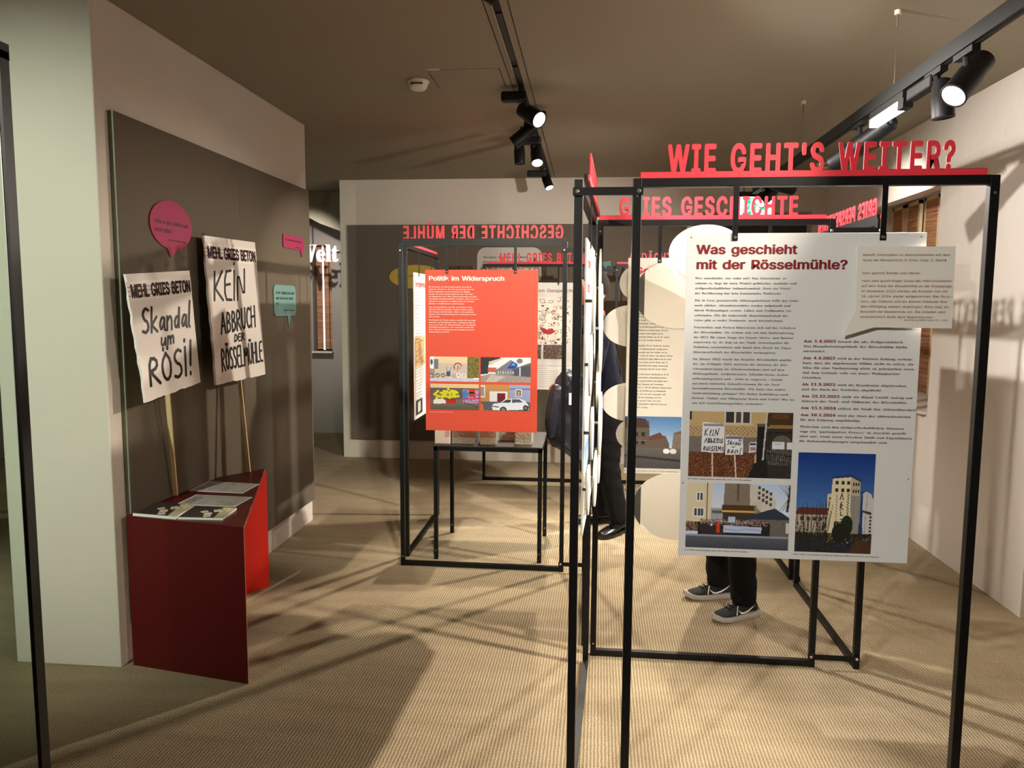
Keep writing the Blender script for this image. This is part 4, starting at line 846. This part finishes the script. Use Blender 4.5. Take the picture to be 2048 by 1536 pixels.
sheet('art_print', [(-1.988, 3.762), (-1.694, 3.732), (-1.695, 3.537), (-1.985, 3.552)], ZT, .0015, 'grey etching print with white border, rearmost on the plinth', 'print', etching(34))

# ------------------------------------------------------------------ protest signs (cardboard on a stick, hand lettered)
H = {  # stroke letters in a unit box
 'K': (.6, [[(.05, 1), (0, 0)], [(.6, 1), (.06, .42), (.62, 0)]]), 'E': (.5, [[(.5, 1), (.05, .97), (0, .02), (.5, 0)], [(.03, .52), (.42, .54)]]),
 'i': (.15, [[(.1, .98), (.04, 0)], [(.1, 1.2), (.11, 1.25)]]), 'N': (.62, [[(0, 0), (.06, 1), (.55, 0), (.62, 1)]]),
 'A': (.6, [[(0, 0), (.32, 1), (.56, 0)], [(.12, .36), (.5, .38)]]), 'B': (.5, [[(.05, 0), (.06, 1), (.42, .9), (.4, .6), (.07, .52), (.46, .42), (.44, .1), (.05, 0)]]),
 'R': (.52, [[(0, 0), (.05, 1), (.42, .92), (.44, .6), (.05, .5), (.52, 0)]]), 'U': (.55, [[(.04, 1), (0, .2), (.2, 0), (.45, .12), (.52, 1)]]),
 'C': (.48, [[(.48, .9), (.25, 1), (.02, .6), (.04, .2), (.25, 0), (.46, .1)]]), 'H': (.56, [[(.05, 1), (0, 0)], [(.56, 1), (.52, 0)], [(.03, .5), (.54, .52)]]),
 'D': (.5, [[(.04, 0), (.05, 1), (.4, .85), (.5, .5), (.38, .12), (.0, 0)]]), 'S': (.45, [[(.45, .9), (.25, 1), (.04, .8), (.12, .56), (.38, .42), (.42, .16), (.2, 0), (0, .08)]]),
 'Ö': (.55, [[(.28, 1), (.04, .7), (.04, .25), (.25, 0), (.48, .2), (.52, .7), (.28, 1)], [(.16, 1.14), (.17, 1.2)], [(.4, 1.14), (.41, 1.2)]]),
 'Ü': (.55, [[(.04, 1), (0, .2), (.2, 0), (.45, .12), (.52, 1)], [(.16, 1.14), (.17, 1.2)], [(.4, 1.14), (.41, 1.2)]]),
 'L': (.42, [[(.04, 1), (0, .02), (.42, 0)]]), 'M': (.75, [[(0, 0), (.1, 1), (.36, .3), (.62, 1), (.72, 0)]]), '!': (.18, [[(.16, 1.15), (.05, .32)], [(.02, .06), (.02, .0)]]),
 'k': (.45, [[(.1, 1), (0, 0)], [(.42, .6), (.05, .28), (.44, 0)]]), 'a': (.42, [[(.4, .5), (.2, .56), (.02, .25), (.12, .02), (.36, .3), (.4, .55), (.38, .06), (.44, 0)]]),
 'n': (.42, [[(.04, .56), (.0, 0)], [(.02, .36), (.26, .58), (.38, .45), (.36, 0)]]), 'd': (.44, [[(.36, .46), (.18, .52), (.02, .25), (.12, .02), (.34, .2), (.46, 1.1), (.36, .04)]]),
 'l': (.16, [[(.14, 1.12), (.02, .1), (.1, 0)]]), 'u': (.42, [[(.05, .56), (.0, .1), (.16, 0), (.36, .3), (.4, .56), (.38, 0)]]), 'm': (.6, [[(.04, .56), (0, 0)], [(.02, .36), (.2, .58), (.28, .45), (.26, 0)], [(.28, .36), (.46, .58), (.56, .45), (.54, 0)]]), ' ': (.2, [])}
def stroke_text(mb, P, s, u0, u1, vt0, vb0, vt1, vb1, wd, asp, rng, slant=0.0):
    """hand lettering between u0 and u1; top and base run from (vt0, vb0) to (vt1, vb1); P maps (u, v) to the face; asp = width / height of the face"""
    tot = sum(H[c][0] + .16 for c in s) - .16; x = 0
    for c in s:
        w, st = H[c]
        for pl_ in st:
            pts = []
            for (a, b) in pl_:
                t = (x + a + slant * (b - .5)) / tot; u = u0 + (u1 - u0) * t; vt = vt0 + (vt1 - vt0) * t; vb = vb0 + (vb1 - vb0) * t
                pts.append(Vector((u, (vb + (vt - vb) * b) / asp)))
            # round the corners of long strokes a little (one Chaikin pass)
            if len(pts) > 3:
                q = [pts[0]]
                for a, b in zip(pts, pts[1:]): q += [a * .75 + b * .25, a * .25 + b * .75]
                pts = q + [pts[-1]]
            for a, b in zip(pts, pts[1:]):
                d = b - a
                if d.length < 1e-6: continue
                d.normalize(); n = Vector((-d.y, d.x)) * wd / 2; e_ = d * wd * .3
                quad = [a - e_ + n, a - e_ - n, b + e_ - n, b + e_ + n]
                mb.add([P(q.x, q.y * asp) for q in quad], [(0, 1, 2, 3)])
            for q in pts:
                mb.add([P(q.x + wd / 2 * math.cos(k * .785), (q.y + wd / 2 * math.sin(k * .785)) * asp) for k in range(8)], [tuple(range(8))])
        x += w + .16
def protest_sign(label, corners, stick, texts, th=.012, strip=(.06, .21)):
    """corners TL, TR, BR, BL (world)"""
    c = [Vector(p) for p in corners]; ce = sum(c, Vector((0, 0, 0))) / 4
    n = (c[1] - c[0]).cross(c[3] - c[0]).normalized()
    if n.x < 0: n = -n
    foot = Vector(stick[1]); o = empty('protest_sign', foot, label, 'sign', 'protest placards')
    def P(u, v, d=.0008): return tuple(((c[0] * (1 - u) + c[1] * u) * (1 - v) + (c[3] * (1 - u) + c[2] * u) * v) + n * d - foot)
    rng = random.Random(5); edge = []
    N = 16
    for i in range(N): edge.append((i / N, 0))
    for i in range(N): edge.append((1, i / N))
    for i in range(N): edge.append((1 - i / N, 1 + rng.uniform(-.006, .006)))
    for i in range(N): edge.append((rng.uniform(-.012, .008), 1 - i / N))
    mb = MB(); k = len(edge)
    mb.add([P(u, v, 0) for u, v in edge] + [P(u, v, -th) for u, v in edge], [tuple(range(k)), tuple(range(k, 2 * k))[::-1]] + [(i, (i + 1) % k, k + (i + 1) % k, k + i) for i in range(k)])
    mb.build('cardboard', M['card'], o)
    st = MB().add([P(-.02, strip[0], .0012), P(1.0, strip[0], .0012), P(1.0, strip[1], .0012), P(-.005, strip[1], .0012)], [(0, 1, 2, 3)]).build('header_strip', M['tape'], o)
    v, f, w = line_geo('sans', 'MEHL GRIES BETON', 1.0, 1, 0, .045)
    hh = (strip[1] - strip[0]); MBt = MB().add([P(.03 + .95 * p[0] / w, strip[0] + hh * (.84 - .66 * p[1] / CAP), .0022) for p in v], f)
    MBt.build('header_text', M['marker'], st)
    MBs = MB()
    for kk in (.3, .5, .74): MBs.add([P(-.02, strip[0] + hh * (kk - .015), .003), P(.99, strip[0] + hh * (kk - .03), .003), P(.99, strip[0] + hh * (kk - .01), .003), P(-.02, strip[0] + hh * (kk + .015), .003)], [(0, 1, 2, 3)])
    MBs.build('strike_lines', M['ink_red'], st)
    mb = MB(); asp = (c[1] - c[0]).length / (c[3] - c[0]).length
    for (s, u0, u1, a, b_, c_, d_, wd, sl) in texts: stroke_text(mb, lambda u, v: P(u, v, .0018), s, u0, u1, a, b_, c_, d_, wd, asp, rng, sl)
    mb.build('hand_lettering', M['marker'], o)
    top = Vector(stick[0]) - foot
    MB().bar(top, (0, 0, 0), .020, .010, (0, 1, 0)).build('stick', M['wood_stick'], o)
protest_sign('white protest placard lettered Skandal um RÖSI!, the shorter one near the camera',
    [(-1.955, 3.063, 1.746), (-1.90, 3.484, 1.78), (-1.86, 3.474, 1.248), (-1.90, 3.085, 1.197)], [(-1.94, 3.305, 1.40), (-2.0, 3.46, ZT)],
    [('Skandal', .13, .93, .275, .47, .29, .49, .032, .15), ('um', .38, .60, .485, .60, .485, .595, .028, .1), ('RÖSi!', .12, .88, .675, .885, .65, .90, .036, .05)])
protest_sign('tall white protest placard lettered KEIN ABBRUCH DER RÖSSELMÜHLE',
    [(-1.97, 3.768, 1.971), (-1.95, 4.323, 1.981), (-1.90, 4.305, 1.213), (-1.92, 3.753, 1.204)], [(-1.955, 4.045, 1.45), (-1.88, 4.005, ZT)],
    [('KEiN', .10, .70, .24, .43, .21, .43, .026, .12), ('ABBRUCH', .16, .86, .525, .66, .48, .63, .025, .05), ('DER', .40, .60, .675, .725, .67, .72, .016, .05), ('RÖSSELMÜHLE', .12, .96, .765, .915, .75, .895, .023, .03)], strip=(.05, .165))

# ------------------------------------------------------------------ small black table with leaf-covered bricks
tb_ = empty('side_table', (-.625, 4.97, 0), 'small black steel table below the red poster', 'table')
for x in (-.345, .318):
    for y in (-.30, .272):
        lg = MB().box(x, x + T, y, y + T, 0, .735).build('leg', M['black'], tb_, bevel=.0015)
        MB().lathe([(0, .0045), (.002, .004)], (x + T / 2, y, .06), (0, -1, 0), 10).build('bolt', M['bolt'], lg)
MB().box(-.345, .344, -.30, -.274, .709, .735).box(-.345, .344, .272, .298, .709, .735).box(-.345, -.319, -.274, .272, .709, .735).box(.318, .344, -.274, .272, .709, .735).build('frame_rail', M['black'], tb_)
MB().box(-.345, .344, -.30, .298, .735, .743).build('table_top', M['table_top'], tb_)
for label, m, x0, x1, y0, y1, h in (
    ('smooth white block, leftmost on the black table', 'white_block', -.972, -.872, 4.72, 4.90, .12),
    ('wide silver-leafed brick on the black table, beside the white block', 'silver', -.864, -.708, 4.73, 4.84, .115),
    ('gold-leafed brick standing in the middle of the row on the black table', 'gold', -.680, -.575, 4.72, 4.85, .12),
    ('dull silver brick set further back between two gold bricks', 'silver', -.568, -.462, 4.88, 5.0, .105),
    ('gold-leafed brick at the right end of the row on the black table', 'gold', -.460, -.352, 4.74, 4.88, .12)):
    o = MB().box(x0, x1, y0, y1, .743, .743 + h).build('brick', M[m], None, bevel=.004); tag(o, label, 'brick', 'bricks on the black table')

# ------------------------------------------------------------------ large serif letters in the passage
wv, wf, wt = line_geo('serif', 'Welt', .43, .86, .05)
we = empty('letter_sign', (-3.43, 8.75, 2.125), 'large glowing white serif letters in the passage at left back, cut off to elt', 'lettering')
new_mesh('letters', [(p[0], -p[2], p[1]) for p in wv], wf, M['welt'], we)
MB().box(-.1, 1.0, .03, .05, .10, .12).build('mounting_bar', M['black'], we)
for x in (.1, .9): MB().box(x, x + .01, .035, .045, .1, HC - 2.125).build('hanger_rod', M['black'], we)

# ------------------------------------------------------------------ glass partition at the left edge
gl = empty('glass_partition', (-1.12, 1.4, 0), 'clear frameless glass pane with dark edge strip at the left picture edge', 'glass pane')
MB().box(-1.2, -.006, -.005, .005, .01, 2.09).build('pane', M['glass'], gl)
MB().box(-.007, .001, -.012, .012, 0, 2.10).build('edge_strip', M['black'], gl)
MB().box(-1.2, .001, -.014, .014, 2.085, 2.115).build('top_clamp', M['black'], gl)
MB().box(-.0075, -.006, -.0135, -.012, 0, 2.08).build('edge_highlight', M['steel'], gl)

# ------------------------------------------------------------------ people
def skin_mesh(chains, sub=2):
    """chains: list of [(x, y, z, r), ...]; first vertex of later chains may be ('@', i, k) = vertex k of chain i"""
    vs = []; es = []; rs = []; idx = []
    for ch in chains:
        cur = []
        for q in ch:
            if q[0] == '@': cur.append(idx[q[1]][q[2]])
            else: vs.append(q[:3]); rs.append(q[3] if len(q) == 4 else q[3:5]); cur.append(len(vs) - 1)
        es += list(zip(cur, cur[1:])); idx.append(cur)
    me = bpy.data.meshes.new('skin_tmp'); me.from_pydata(vs, es, []); o = bpy.data.objects.new('skin_tmp', me); COL.objects.link(o)
    md = o.modifiers.new('Skin', 'SKIN'); md.use_smooth_shade = True; md.branch_smoothing = .6
    sv = me.skin_vertices[0].data
    for i, r in enumerate(rs):
        sv[i].radius = (r, r) if not isinstance(r, (tuple, list)) else tuple(r); sv[i].use_root = (i == 0)
    s = o.modifiers.new('Sub', 'SUBSURF'); s.levels = sub; s.render_levels = sub
    dg = bpy.context.evaluated_depsgraph_get(); ev = o.evaluated_get(dg); m2 = ev.to_mesh()
    v = [tuple(p.co) for p in m2.vertices]; f = [tuple(p.vertices) for p in m2.polygons]; ev.to_mesh_clear()
    bpy.data.objects.remove(o); bpy.data.meshes.remove(me); return v, f

def head_geo(c, fwd, size=.235):
    """a head with brow, sockets, nose, lips, chin and ears; c = centre, fwd = facing direction"""
    n, m = 40, 28; f = Vector(fwd).normalized(); l = Vector((0, 0, 1)).cross(f).normalized(); u = f.cross(l); c = Vector(c); H2 = size / 2
    rings = []
    g = lambda a, s: math.exp(-(a / s) ** 2)
    for j in range(1, m):
        th = math.pi * j / m; z = math.cos(th); ring = []
        for i in range(n):
            ph = 2 * math.pi * i / n; x = math.sin(th) * math.cos(ph); y = math.sin(th) * math.sin(ph)
            X = x * .80; Y = y * .66; Z = z
            if z < 0: k = 1 - .20 * (-z) ** 1.6; Y *= k; X = X * (1 - .12 * -z) + (.06 * -z if x > 0 else .12 * -z)
            if x > .2:
                X += .26 * g(Y, .10) * g(z + .12, .14) * (1 if z > -.22 else .75)      # nose
                X += .05 * g(z - .14, .08) * g(Y, .4)                                     # brow
                X -= .09 * (g(Y - .23, .11) + g(Y + .23, .11)) * g(z - .02, .09)          # eye sockets
                X += .06 * g(Y, .2) * (g(z + .42, .045) + g(z + .52, .045)) - .03 * g(z + .47, .02) * g(Y, .2)   # lips
                X += .09 * g(Y, .2) * g(z + .78, .13)                                     # chin
            if abs(Y) > .5 and -.2 < x < .2: Y += .14 * (1 if Y > 0 else -1) * g(z + .05, .2) * g(x, .12)          # ears
            ring.append(c + (f * X + l * Y + u * Z) * H2)
        rings.append(ring)
    mb = MB().rings(rings); return mb, (f, l, u, H2)

def hand_geo(wrist, d, palm_n, s=1.0, curl=.6):
    """palm and five bent fingers as one skinned surface; d = direction of the hand, palm_n = direction the palm faces"""
    w = Vector(wrist); d = Vector(d).normalized(); p = Vector(palm_n); p = (p - d * p.dot(d)).normalized(); a = d.cross(p)
    geo = []
    geo.append(skin_mesh([[(*w, .024 * s), (*(w + d * .035 * s), .030 * s), (*(w + d * .085 * s), .034 * s)]], 1))
    for k, (off, ln) in enumerate(((-.030, .070), (-.010, .080), (.010, .074), (.029, .058))):
        q = w + d * .078 * s + a * off * s; pts = [(*q, .0095 * s)]; dirv = d.copy()
        for seg in (.45, .32, .23):
            ang = curl * (.5 + .5 * seg) + .08 * k; dirv = (dirv * math.cos(ang) + p * math.sin(ang)).normalized(); q = q + dirv * ln * seg * s; pts.append((*q, (.009 - .0015 * (seg < .4)) * s))
        geo.append(skin_mesh([pts], 1))
    q = w + d * .03 * s - a * .026 * s; t = [(*q, .012 * s)]; dv = (d * .7 - a * .6 + p * .35).normalized()
    for ln in (.034, .028): q = q + dv * ln * s; t.append((*q, .010 * s)); dv = (dv + d * .3 + p * .25).normalized()
    geo.append(skin_mesh([t], 1)); return geo

def shoe(toe_dir, ankle, ln, parent, kind):
    """a lofted shoe: sole, upper and laces; ankle = point on the floor below the ankle joint"""
    f = Vector((toe_dir[0], toe_dir[1], 0)).normalized(); s = Vector((-f.y, f.x, 0)); a = Vector((ankle[0], ankle[1], 0))
    run = kind == 'running'
    def ring(x, w, z0, z1, flat=.75, n=18):
        out = []
        for i in range(n):
            t = 2 * math.pi * i / n; y = math.cos(t); z = math.sin(t)
            zz = z0 + (z1 - z0) * (.5 + .5 * z) if z > 0 else z0 + (z1 - z0) * .5 * (1 + z * flat)
            k = 1 - (.22 if z > .3 else 0) * z
            out.append(a + f * x + s * (y * w * k) + Vector((0, 0, zz)))
        return out
    h0 = .026 if not run else .024
    P_ = [(-.085, .018, .05), (-.078, .031, .085), (-.05, .037, .105), (-.01, .040, .108), (.03, .042, .092), (.07, .047, .070), (.12, .051, .060), (.165, .045, .050), (.19, .033, .042), (.205, .014, .036)]
    k = ln / .29
    o = MB().rings([ring(x * k, w * k, h0 - .008, z * k) for x, w, z in P_]).build('shoe', M['mesh_shoe' if run else 'leather'], parent, True)
    toe = .022 if run else .004
    S_ = [(-.098 if run else -.09, .02, .012), (-.09, .036, .0), (-.05, .041, 0), (.0, .039, 0), (.06, .047, 0), (.12, .053, .002), (.17, .047, .006), (.2, .032, toe * .7), (.214, .012, toe)]
    so = MB().rings([[a + f * x * k + s * (y * w * k) + Vector((0, 0, z)) for y, z in ((-1, z0 + .002), (1, z0 + .002), (1.03, z0 + .016), (.98, z0 + (.028 if run else .026)), (-.98, z0 + (.028 if run else .026)), (-1.03, z0 + .016))] for x, w, z0 in S_])
    part(so.build('sole', M['sole' if run else 'leather'], o), 'pale grey foam sole' if run else 'black rubber sole')
    lc = MB()
    for i in range(4):
        x = (.035 + i * .022) * k; z = (.098 - i * .0095) * k
        lc.tube(a + f * x + s * .022 + Vector((0, 0, z - .004)), a + f * (x + .012) - s * .022 + Vector((0, 0, z - .006)), .0026, n=6).tube(a + f * x - s * .022 + Vector((0, 0, z - .004)), a + f * (x + .012) + s * .022 + Vector((0, 0, z - .006)), .0026, n=6)
    lc.build('laces', M['trouser'], o)
    if run:                                                          # white curved tick and reflective bars on the outer side
        for sd in (1, -1):
            def Q(x, z, e=.0): 
                w = np.interp(x, [p_[0] for p_ in P_], [p_[1] for p_ in P_]); return a + f * x * k + s * (sd * (w * .985 + .003 + e) * k * (1 - .22 * max(0, (z - .045) / .06))) + Vector((0, 0, z))
            up = [(.07, .055), (.05, .046), (.03, .043), (.0, .05), (-.03, .062), (-.06, .078)]; lo = [(.074, .060), (.052, .037), (.028, .034), (-.005, .043), (-.035, .058), (-.06, .078)]
            MB().add([Q(*q) for q in up] + [Q(*q) for q in lo], [(i, i + 1, 7 + i, 6 + i) for i in range(5)]).build('tick_mark', M['ink_white'], o)
            MB().add([Q(.082, .036), Q(.088, .036), Q(.078, .082), (Q(.072, .082))], [(0, 1, 2, 3)]).build('reflective_bar', M['ink_white'], o)
    return o

def person(label, base, face, Hh, feet, arms, jacket, trouser, shoe_kind, hair=True, shoe_len=.29, lean=(0, 0), head_pitch=0.0, knee_bend=(.03, .03)):
    """base = floor point below the pelvis; face = heading (x, y); feet: [(x, y, dx, dy)] left and right; arms: [(elbow, wrist, handdir, palm)] in world"""
    s = Hh / 1.8; f = Vector((face[0], face[1], 0)).normalized(); l = Vector((-f.y, f.x, 0)); b = Vector((base[0], base[1], 0)); Z = lambda z: Vector((0, 0, z * s))
    ln = f * lean[0]
    pel = b + Z(.95); waist = b + Z(1.10) + ln * .3; chest = b + Z(1.30) + ln * .7; neck = b + Z(1.49) + ln; hc = neck + Z(.158) + f * .02 * s
    sh = [neck + l * .175 * s - Z(.055), neck - l * .175 * s - Z(.055)]
    # body: head, neck, trunk core, forearms and hands in one mesh
    hb, fr = head_geo(hc, f, .245 * s)
    body = MB(); body.add(hb.v, hb.f)
    nk = skin_mesh([[(*(chest), .09 * s), (*(neck - Z(.03)), .062 * s), (*(neck + Z(.06) + f * .005), .056 * s), (*(neck + Z(.14)), .055 * s)]], 1); body.add(*nk)
    for i, (el, wr, hd, pn) in enumerate(arms):
        el = Vector(el); wr = Vector(wr)
        body.add(*skin_mesh([[(*(sh[i] * .3 + el * .7), .036 * s), (*el, .036 * s), (*(el * .4 + wr * .6), .034 * s), (*wr, .026 * s)]], 1))
        for g in hand_geo(wr, hd, pn, s * .98): body.add(*g)
    for i, (fx, fy, dx, dy) in enumerate(feet):
        hip = pel + l * (.095 if i == 0 else -.095) * s - Z(.05); an = Vector((fx, fy, .09 * s))
        body.add(*skin_mesh([[(*hip, .06 * s), (*((hip + an) / 2 + f * knee_bend[i]), .045 * s), (*an, .036 * s)]], 1))
    body.add(*skin_mesh([[(*pel, .09 * s), (*waist, .09 * s), (*chest, .10 * s)]], 1))
    o = body.build('person', M['skin'], None, True); tag(o, label, 'person', 'visitors')
    # eyes
    F, L, U, H2 = fr
    ey = MB()
    for sd in (-1, 1): ey.lathe([(-.1 * H2, .03 * H2), (-.05 * H2, .075 * H2), (.0, .085 * H2), (.04 * H2, .07 * H2), (.07 * H2, .02 * H2)], hc + F * H2 * .625 + L * sd * .23 * H2 + U * .02 * H2, F, 12)
    eo = ey.build('eyes', M['ink_white'], o, True); ir = MB(); lp = MB(); br = MB()
    for sd in (-1, 1):
        ir.lathe([(0, .038 * H2), (.012 * H2, .03 * H2)], hc + F * H2 * .686 + L * sd * .225 * H2 + U * .02 * H2, F, 12)
        br.bar(hc + F * H2 * .80 + L * sd * .12 * H2 + U * .15 * H2, hc + F * H2 * .715 + L * sd * .34 * H2 + U * .16 * H2, .03 * H2, .045 * H2)
    ir.build('iris', M['hair'], eo); br.build('eyebrows', M['hair'], o)
    lp.bar(hc + F * H2 * .765 + L * -.13 * H2 - U * .47 * H2, hc + F * H2 * .765 + L * .13 * H2 - U * .47 * H2, .06 * H2, .03 * H2); lp.build('mouth', M['redshirt'], o)
    if hair:
        hm, _ = head_geo(hc - F * .012 * s + U * .012 * s, f, .262 * s)
        keep = [i for i, q in enumerate(hm.v) if (Vector(q) - hc).dot(U) > -.35 * H2 + max(0, (Vector(q) - hc).dot(F)) * 1.25]
        ks = set(keep); mp = {v: i for i, v in enumerate(keep)}
        new_mesh('hair', [hm.v[i] for i in keep], [tuple(mp[i] for i in q) for q in hm.f if all(i in ks for i in q)], M['hair'], o, True)
    # trousers
    ch = [[(*(pel + Z(.10)), .155 * s), (*pel, .15 * s)]]
    for i, (fx, fy, dx, dy) in enumerate(feet):
        hip = pel + l * (.085 if i == 0 else -.085) * s - Z(.08); an = Vector((fx, fy, .055)); kn = (hip + an) / 2 + f * knee_bend[i] + Z(.02)
        ch.append([('@', 0, 1), (*hip, .112 * s), (*(hip * .45 + kn * .55), .094 * s), (*kn, .080 * s), (*(kn * .5 + an * .5 + f * .004), .078 * s), (*(an + Z(.07)), .074 * s), (*an, .074 * s)])
    v, fa = skin_mesh(ch); v2 = []
    rg = random.Random(3)
    for q in v:                                                       # soft creases around knee and hem
        q = Vector(q); w = .004 * math.sin(q.z * 60 + q.x * 25) + .003 * math.sin(q.z * 105 - q.y * 30); d = q - Vector((b.x, b.y, q.z)); v2.append(q + (d.normalized() * w if d.length > .01 else Vector()))
    new_mesh('trousers', v2, fa, M[trouser], o, True)
    # jacket
    ch = [[(*(pel - Z(.02)), .165 * s), (*(pel + Z(.06)), .165 * s), (*waist, .16 * s), (*chest, .17 * s), (*(neck - Z(.06)), .12 * s), (*(neck + Z(.015)), .068 * s)]]
    for i, (el, wr, hd, pn) in enumerate(arms):
        el = Vector(el); wr = Vector(wr); k = (wr - el).normalized()
        ch.append([('@', 0, 4), (*sh[i], .085 * s), (*(sh[i] * .5 + el * .5), .066 * s), (*el, .058 * s), (*(el * .5 + wr * .5), .052 * s), (*(wr - k * .01), .044 * s)])
    v, fa = skin_mesh(ch); v2 = []
    for q in v:
        q = Vector(q); w = .005 * math.sin(q.z * 48 + q.x * 30); r = q - Vector((b.x, b.y, q.z)); lf = r.dot(l)
        wt = min(1, max(0, (.20 * s - abs(lf)) / (.06 * s)))
        if wt > 0: r2 = r.dot(f) - (ln.dot(f) * min(1, max(0, (q.z / s - 1) / .5))); q = q - f * (max(-.2, min(.2, r2)) * .28 * wt)
        v2.append(q + r.normalized() * w)
    jk = new_mesh('jacket', v2, fa, M[jacket], o, True)
    MB().tube(chest + f * .132 * s - Z(.42), chest + f * .118 * s + Z(.15), .004, n=6).build('zip', M['ink_dark'], jk)
    for i, (fx, fy, dx, dy) in enumerate(feet): shoe((dx, dy), (fx, fy), shoe_len, o, shoe_kind)
    return o, (pel, waist, chest, neck, f, l, s)

p1, J = person('person in navy jacket and black trousers reading a panel, dark coat over the arm', (.135, 5.46), (-.96, -.28), 1.9,
    [(.235, 5.39, -.64, -.77), (.11, 5.64, -1, -.12)],
    [((.03, 5.21, 1.13), (-.145, 5.235, 1.10), (-.9, .05, -.15), (0, .3, -1)), ((.14, 5.74, 1.17), (.03, 5.66, .97), (-.3, -.1, -.95), (-.2, -1, 0))],
    'navy', 'trouser', 'leather', shoe_len=.31, knee_bend=(.05, .02), lean=(.10, 0))
pel, waist, chest, neck, f_, l_, s_ = J
MB().prism([(-.012, 0), (.012, 0), (.016, -.14), (-.012, -.16)], 'y', -.002, .002).build('shirt_tail', M['blueshirt'], p1).location = (.275, 5.40, 1.36)
MB().lathe([(0, .075), (.03, .07), (.055, .066)], neck - Vector((0, 0, .035)), (0, 0, 1), 20).build('shirt_collar', M['redshirt'], p1)

p2, _ = person('person in black trousers and grey running shoes, hidden behind the nearest white panel', (.80, 4.10), (-.93, -.37), 1.76,
    [(.83, 3.97, -.87, -.49), (.745, 4.235, -.97, -.24)],
    [((.82, 3.87, 1.12), (.62, 3.93, 1.02), (-.9, .2, .1), (.2, 1, 0)), ((.76, 4.35, 1.12), (.58, 4.24, 1.02), (-.9, -.2, .1), (-.2, -1, 0))],
    'navy', 'trouser', 'running', shoe_len=.275, knee_bend=(.02, .03))

# coat hanging over the forearm of the first person
ct = []
rg = random.Random(12)
prof = [(1.185, .035, .035), (1.16, .075, .075), (1.10, .085, .11), (1.0, .085, .135), (.88, .08, .155), (.76, .075, .165), (.66, .07, .135), (.56, .06, .10), (.47, .045, .07), (.40, .02, .03)]
for k, (z, wy, wx) in enumerate(prof):
    cx = -.118 - .025 * math.sin(k * .5) + (.015 * k if k > 6 else 0); cy = 5.20
    ct.append([(cx + wx * .82 * math.cos(a) * (1 + .10 * math.sin(3 * a + k)) + .008 * math.sin(k * 2.1 + 5 * a), cy + wy * math.sin(a) * (1 + .12 * math.sin(5 * a + k * 1.7)), z + .014 * math.sin(2 * a + k)) for a in [2 * math.pi * i / 40 for i in range(40)]])
co = empty('coat', (0, 0, 0), 'dark blue-grey nylon coat draped over the forearm of the person at centre', 'coat')
from mathutils import noise as NZ
fine = []
for k in range(len(ct) - 1):                                          # finer rings, creased like hanging cloth
    for q in range(5):
        t = q / 5; ring = []
        for a, b_ in zip(ct[k], ct[k + 1]):
            p_ = Vector(a) * (1 - t) + Vector(b_) * t; c_ = Vector((-.118, 5.20, p_.z)); d = (p_ - c_)
            w = NZ.noise(Vector((p_.x * 14, p_.y * 14, p_.z * 7))) * .022 + NZ.noise(Vector((p_.x * 34, p_.y * 34, p_.z * 22 + p_.x * 30))) * .010
            ring.append(p_ + (d.normalized() * w if d.length > .004 else Vector()))
        fine.append(ring)
fine.append(ct[-1])
MB().rings(fine).build('body', M['puffer'], co, True)
sl = skin_mesh([[(-.20, 5.16, 1.10, .05), (-.225, 5.15, .98, .055), (-.245, 5.15, .85, .055), (-.25, 5.16, .76, .045), (-.235, 5.17, .72, .03)]])
new_mesh('sleeve', sl[0], sl[1], M['puffer'], co, True)
MB().box(-.13, -.105, 5.096, 5.10, .96, 1.04).build('zip', M['ink_white'], co)
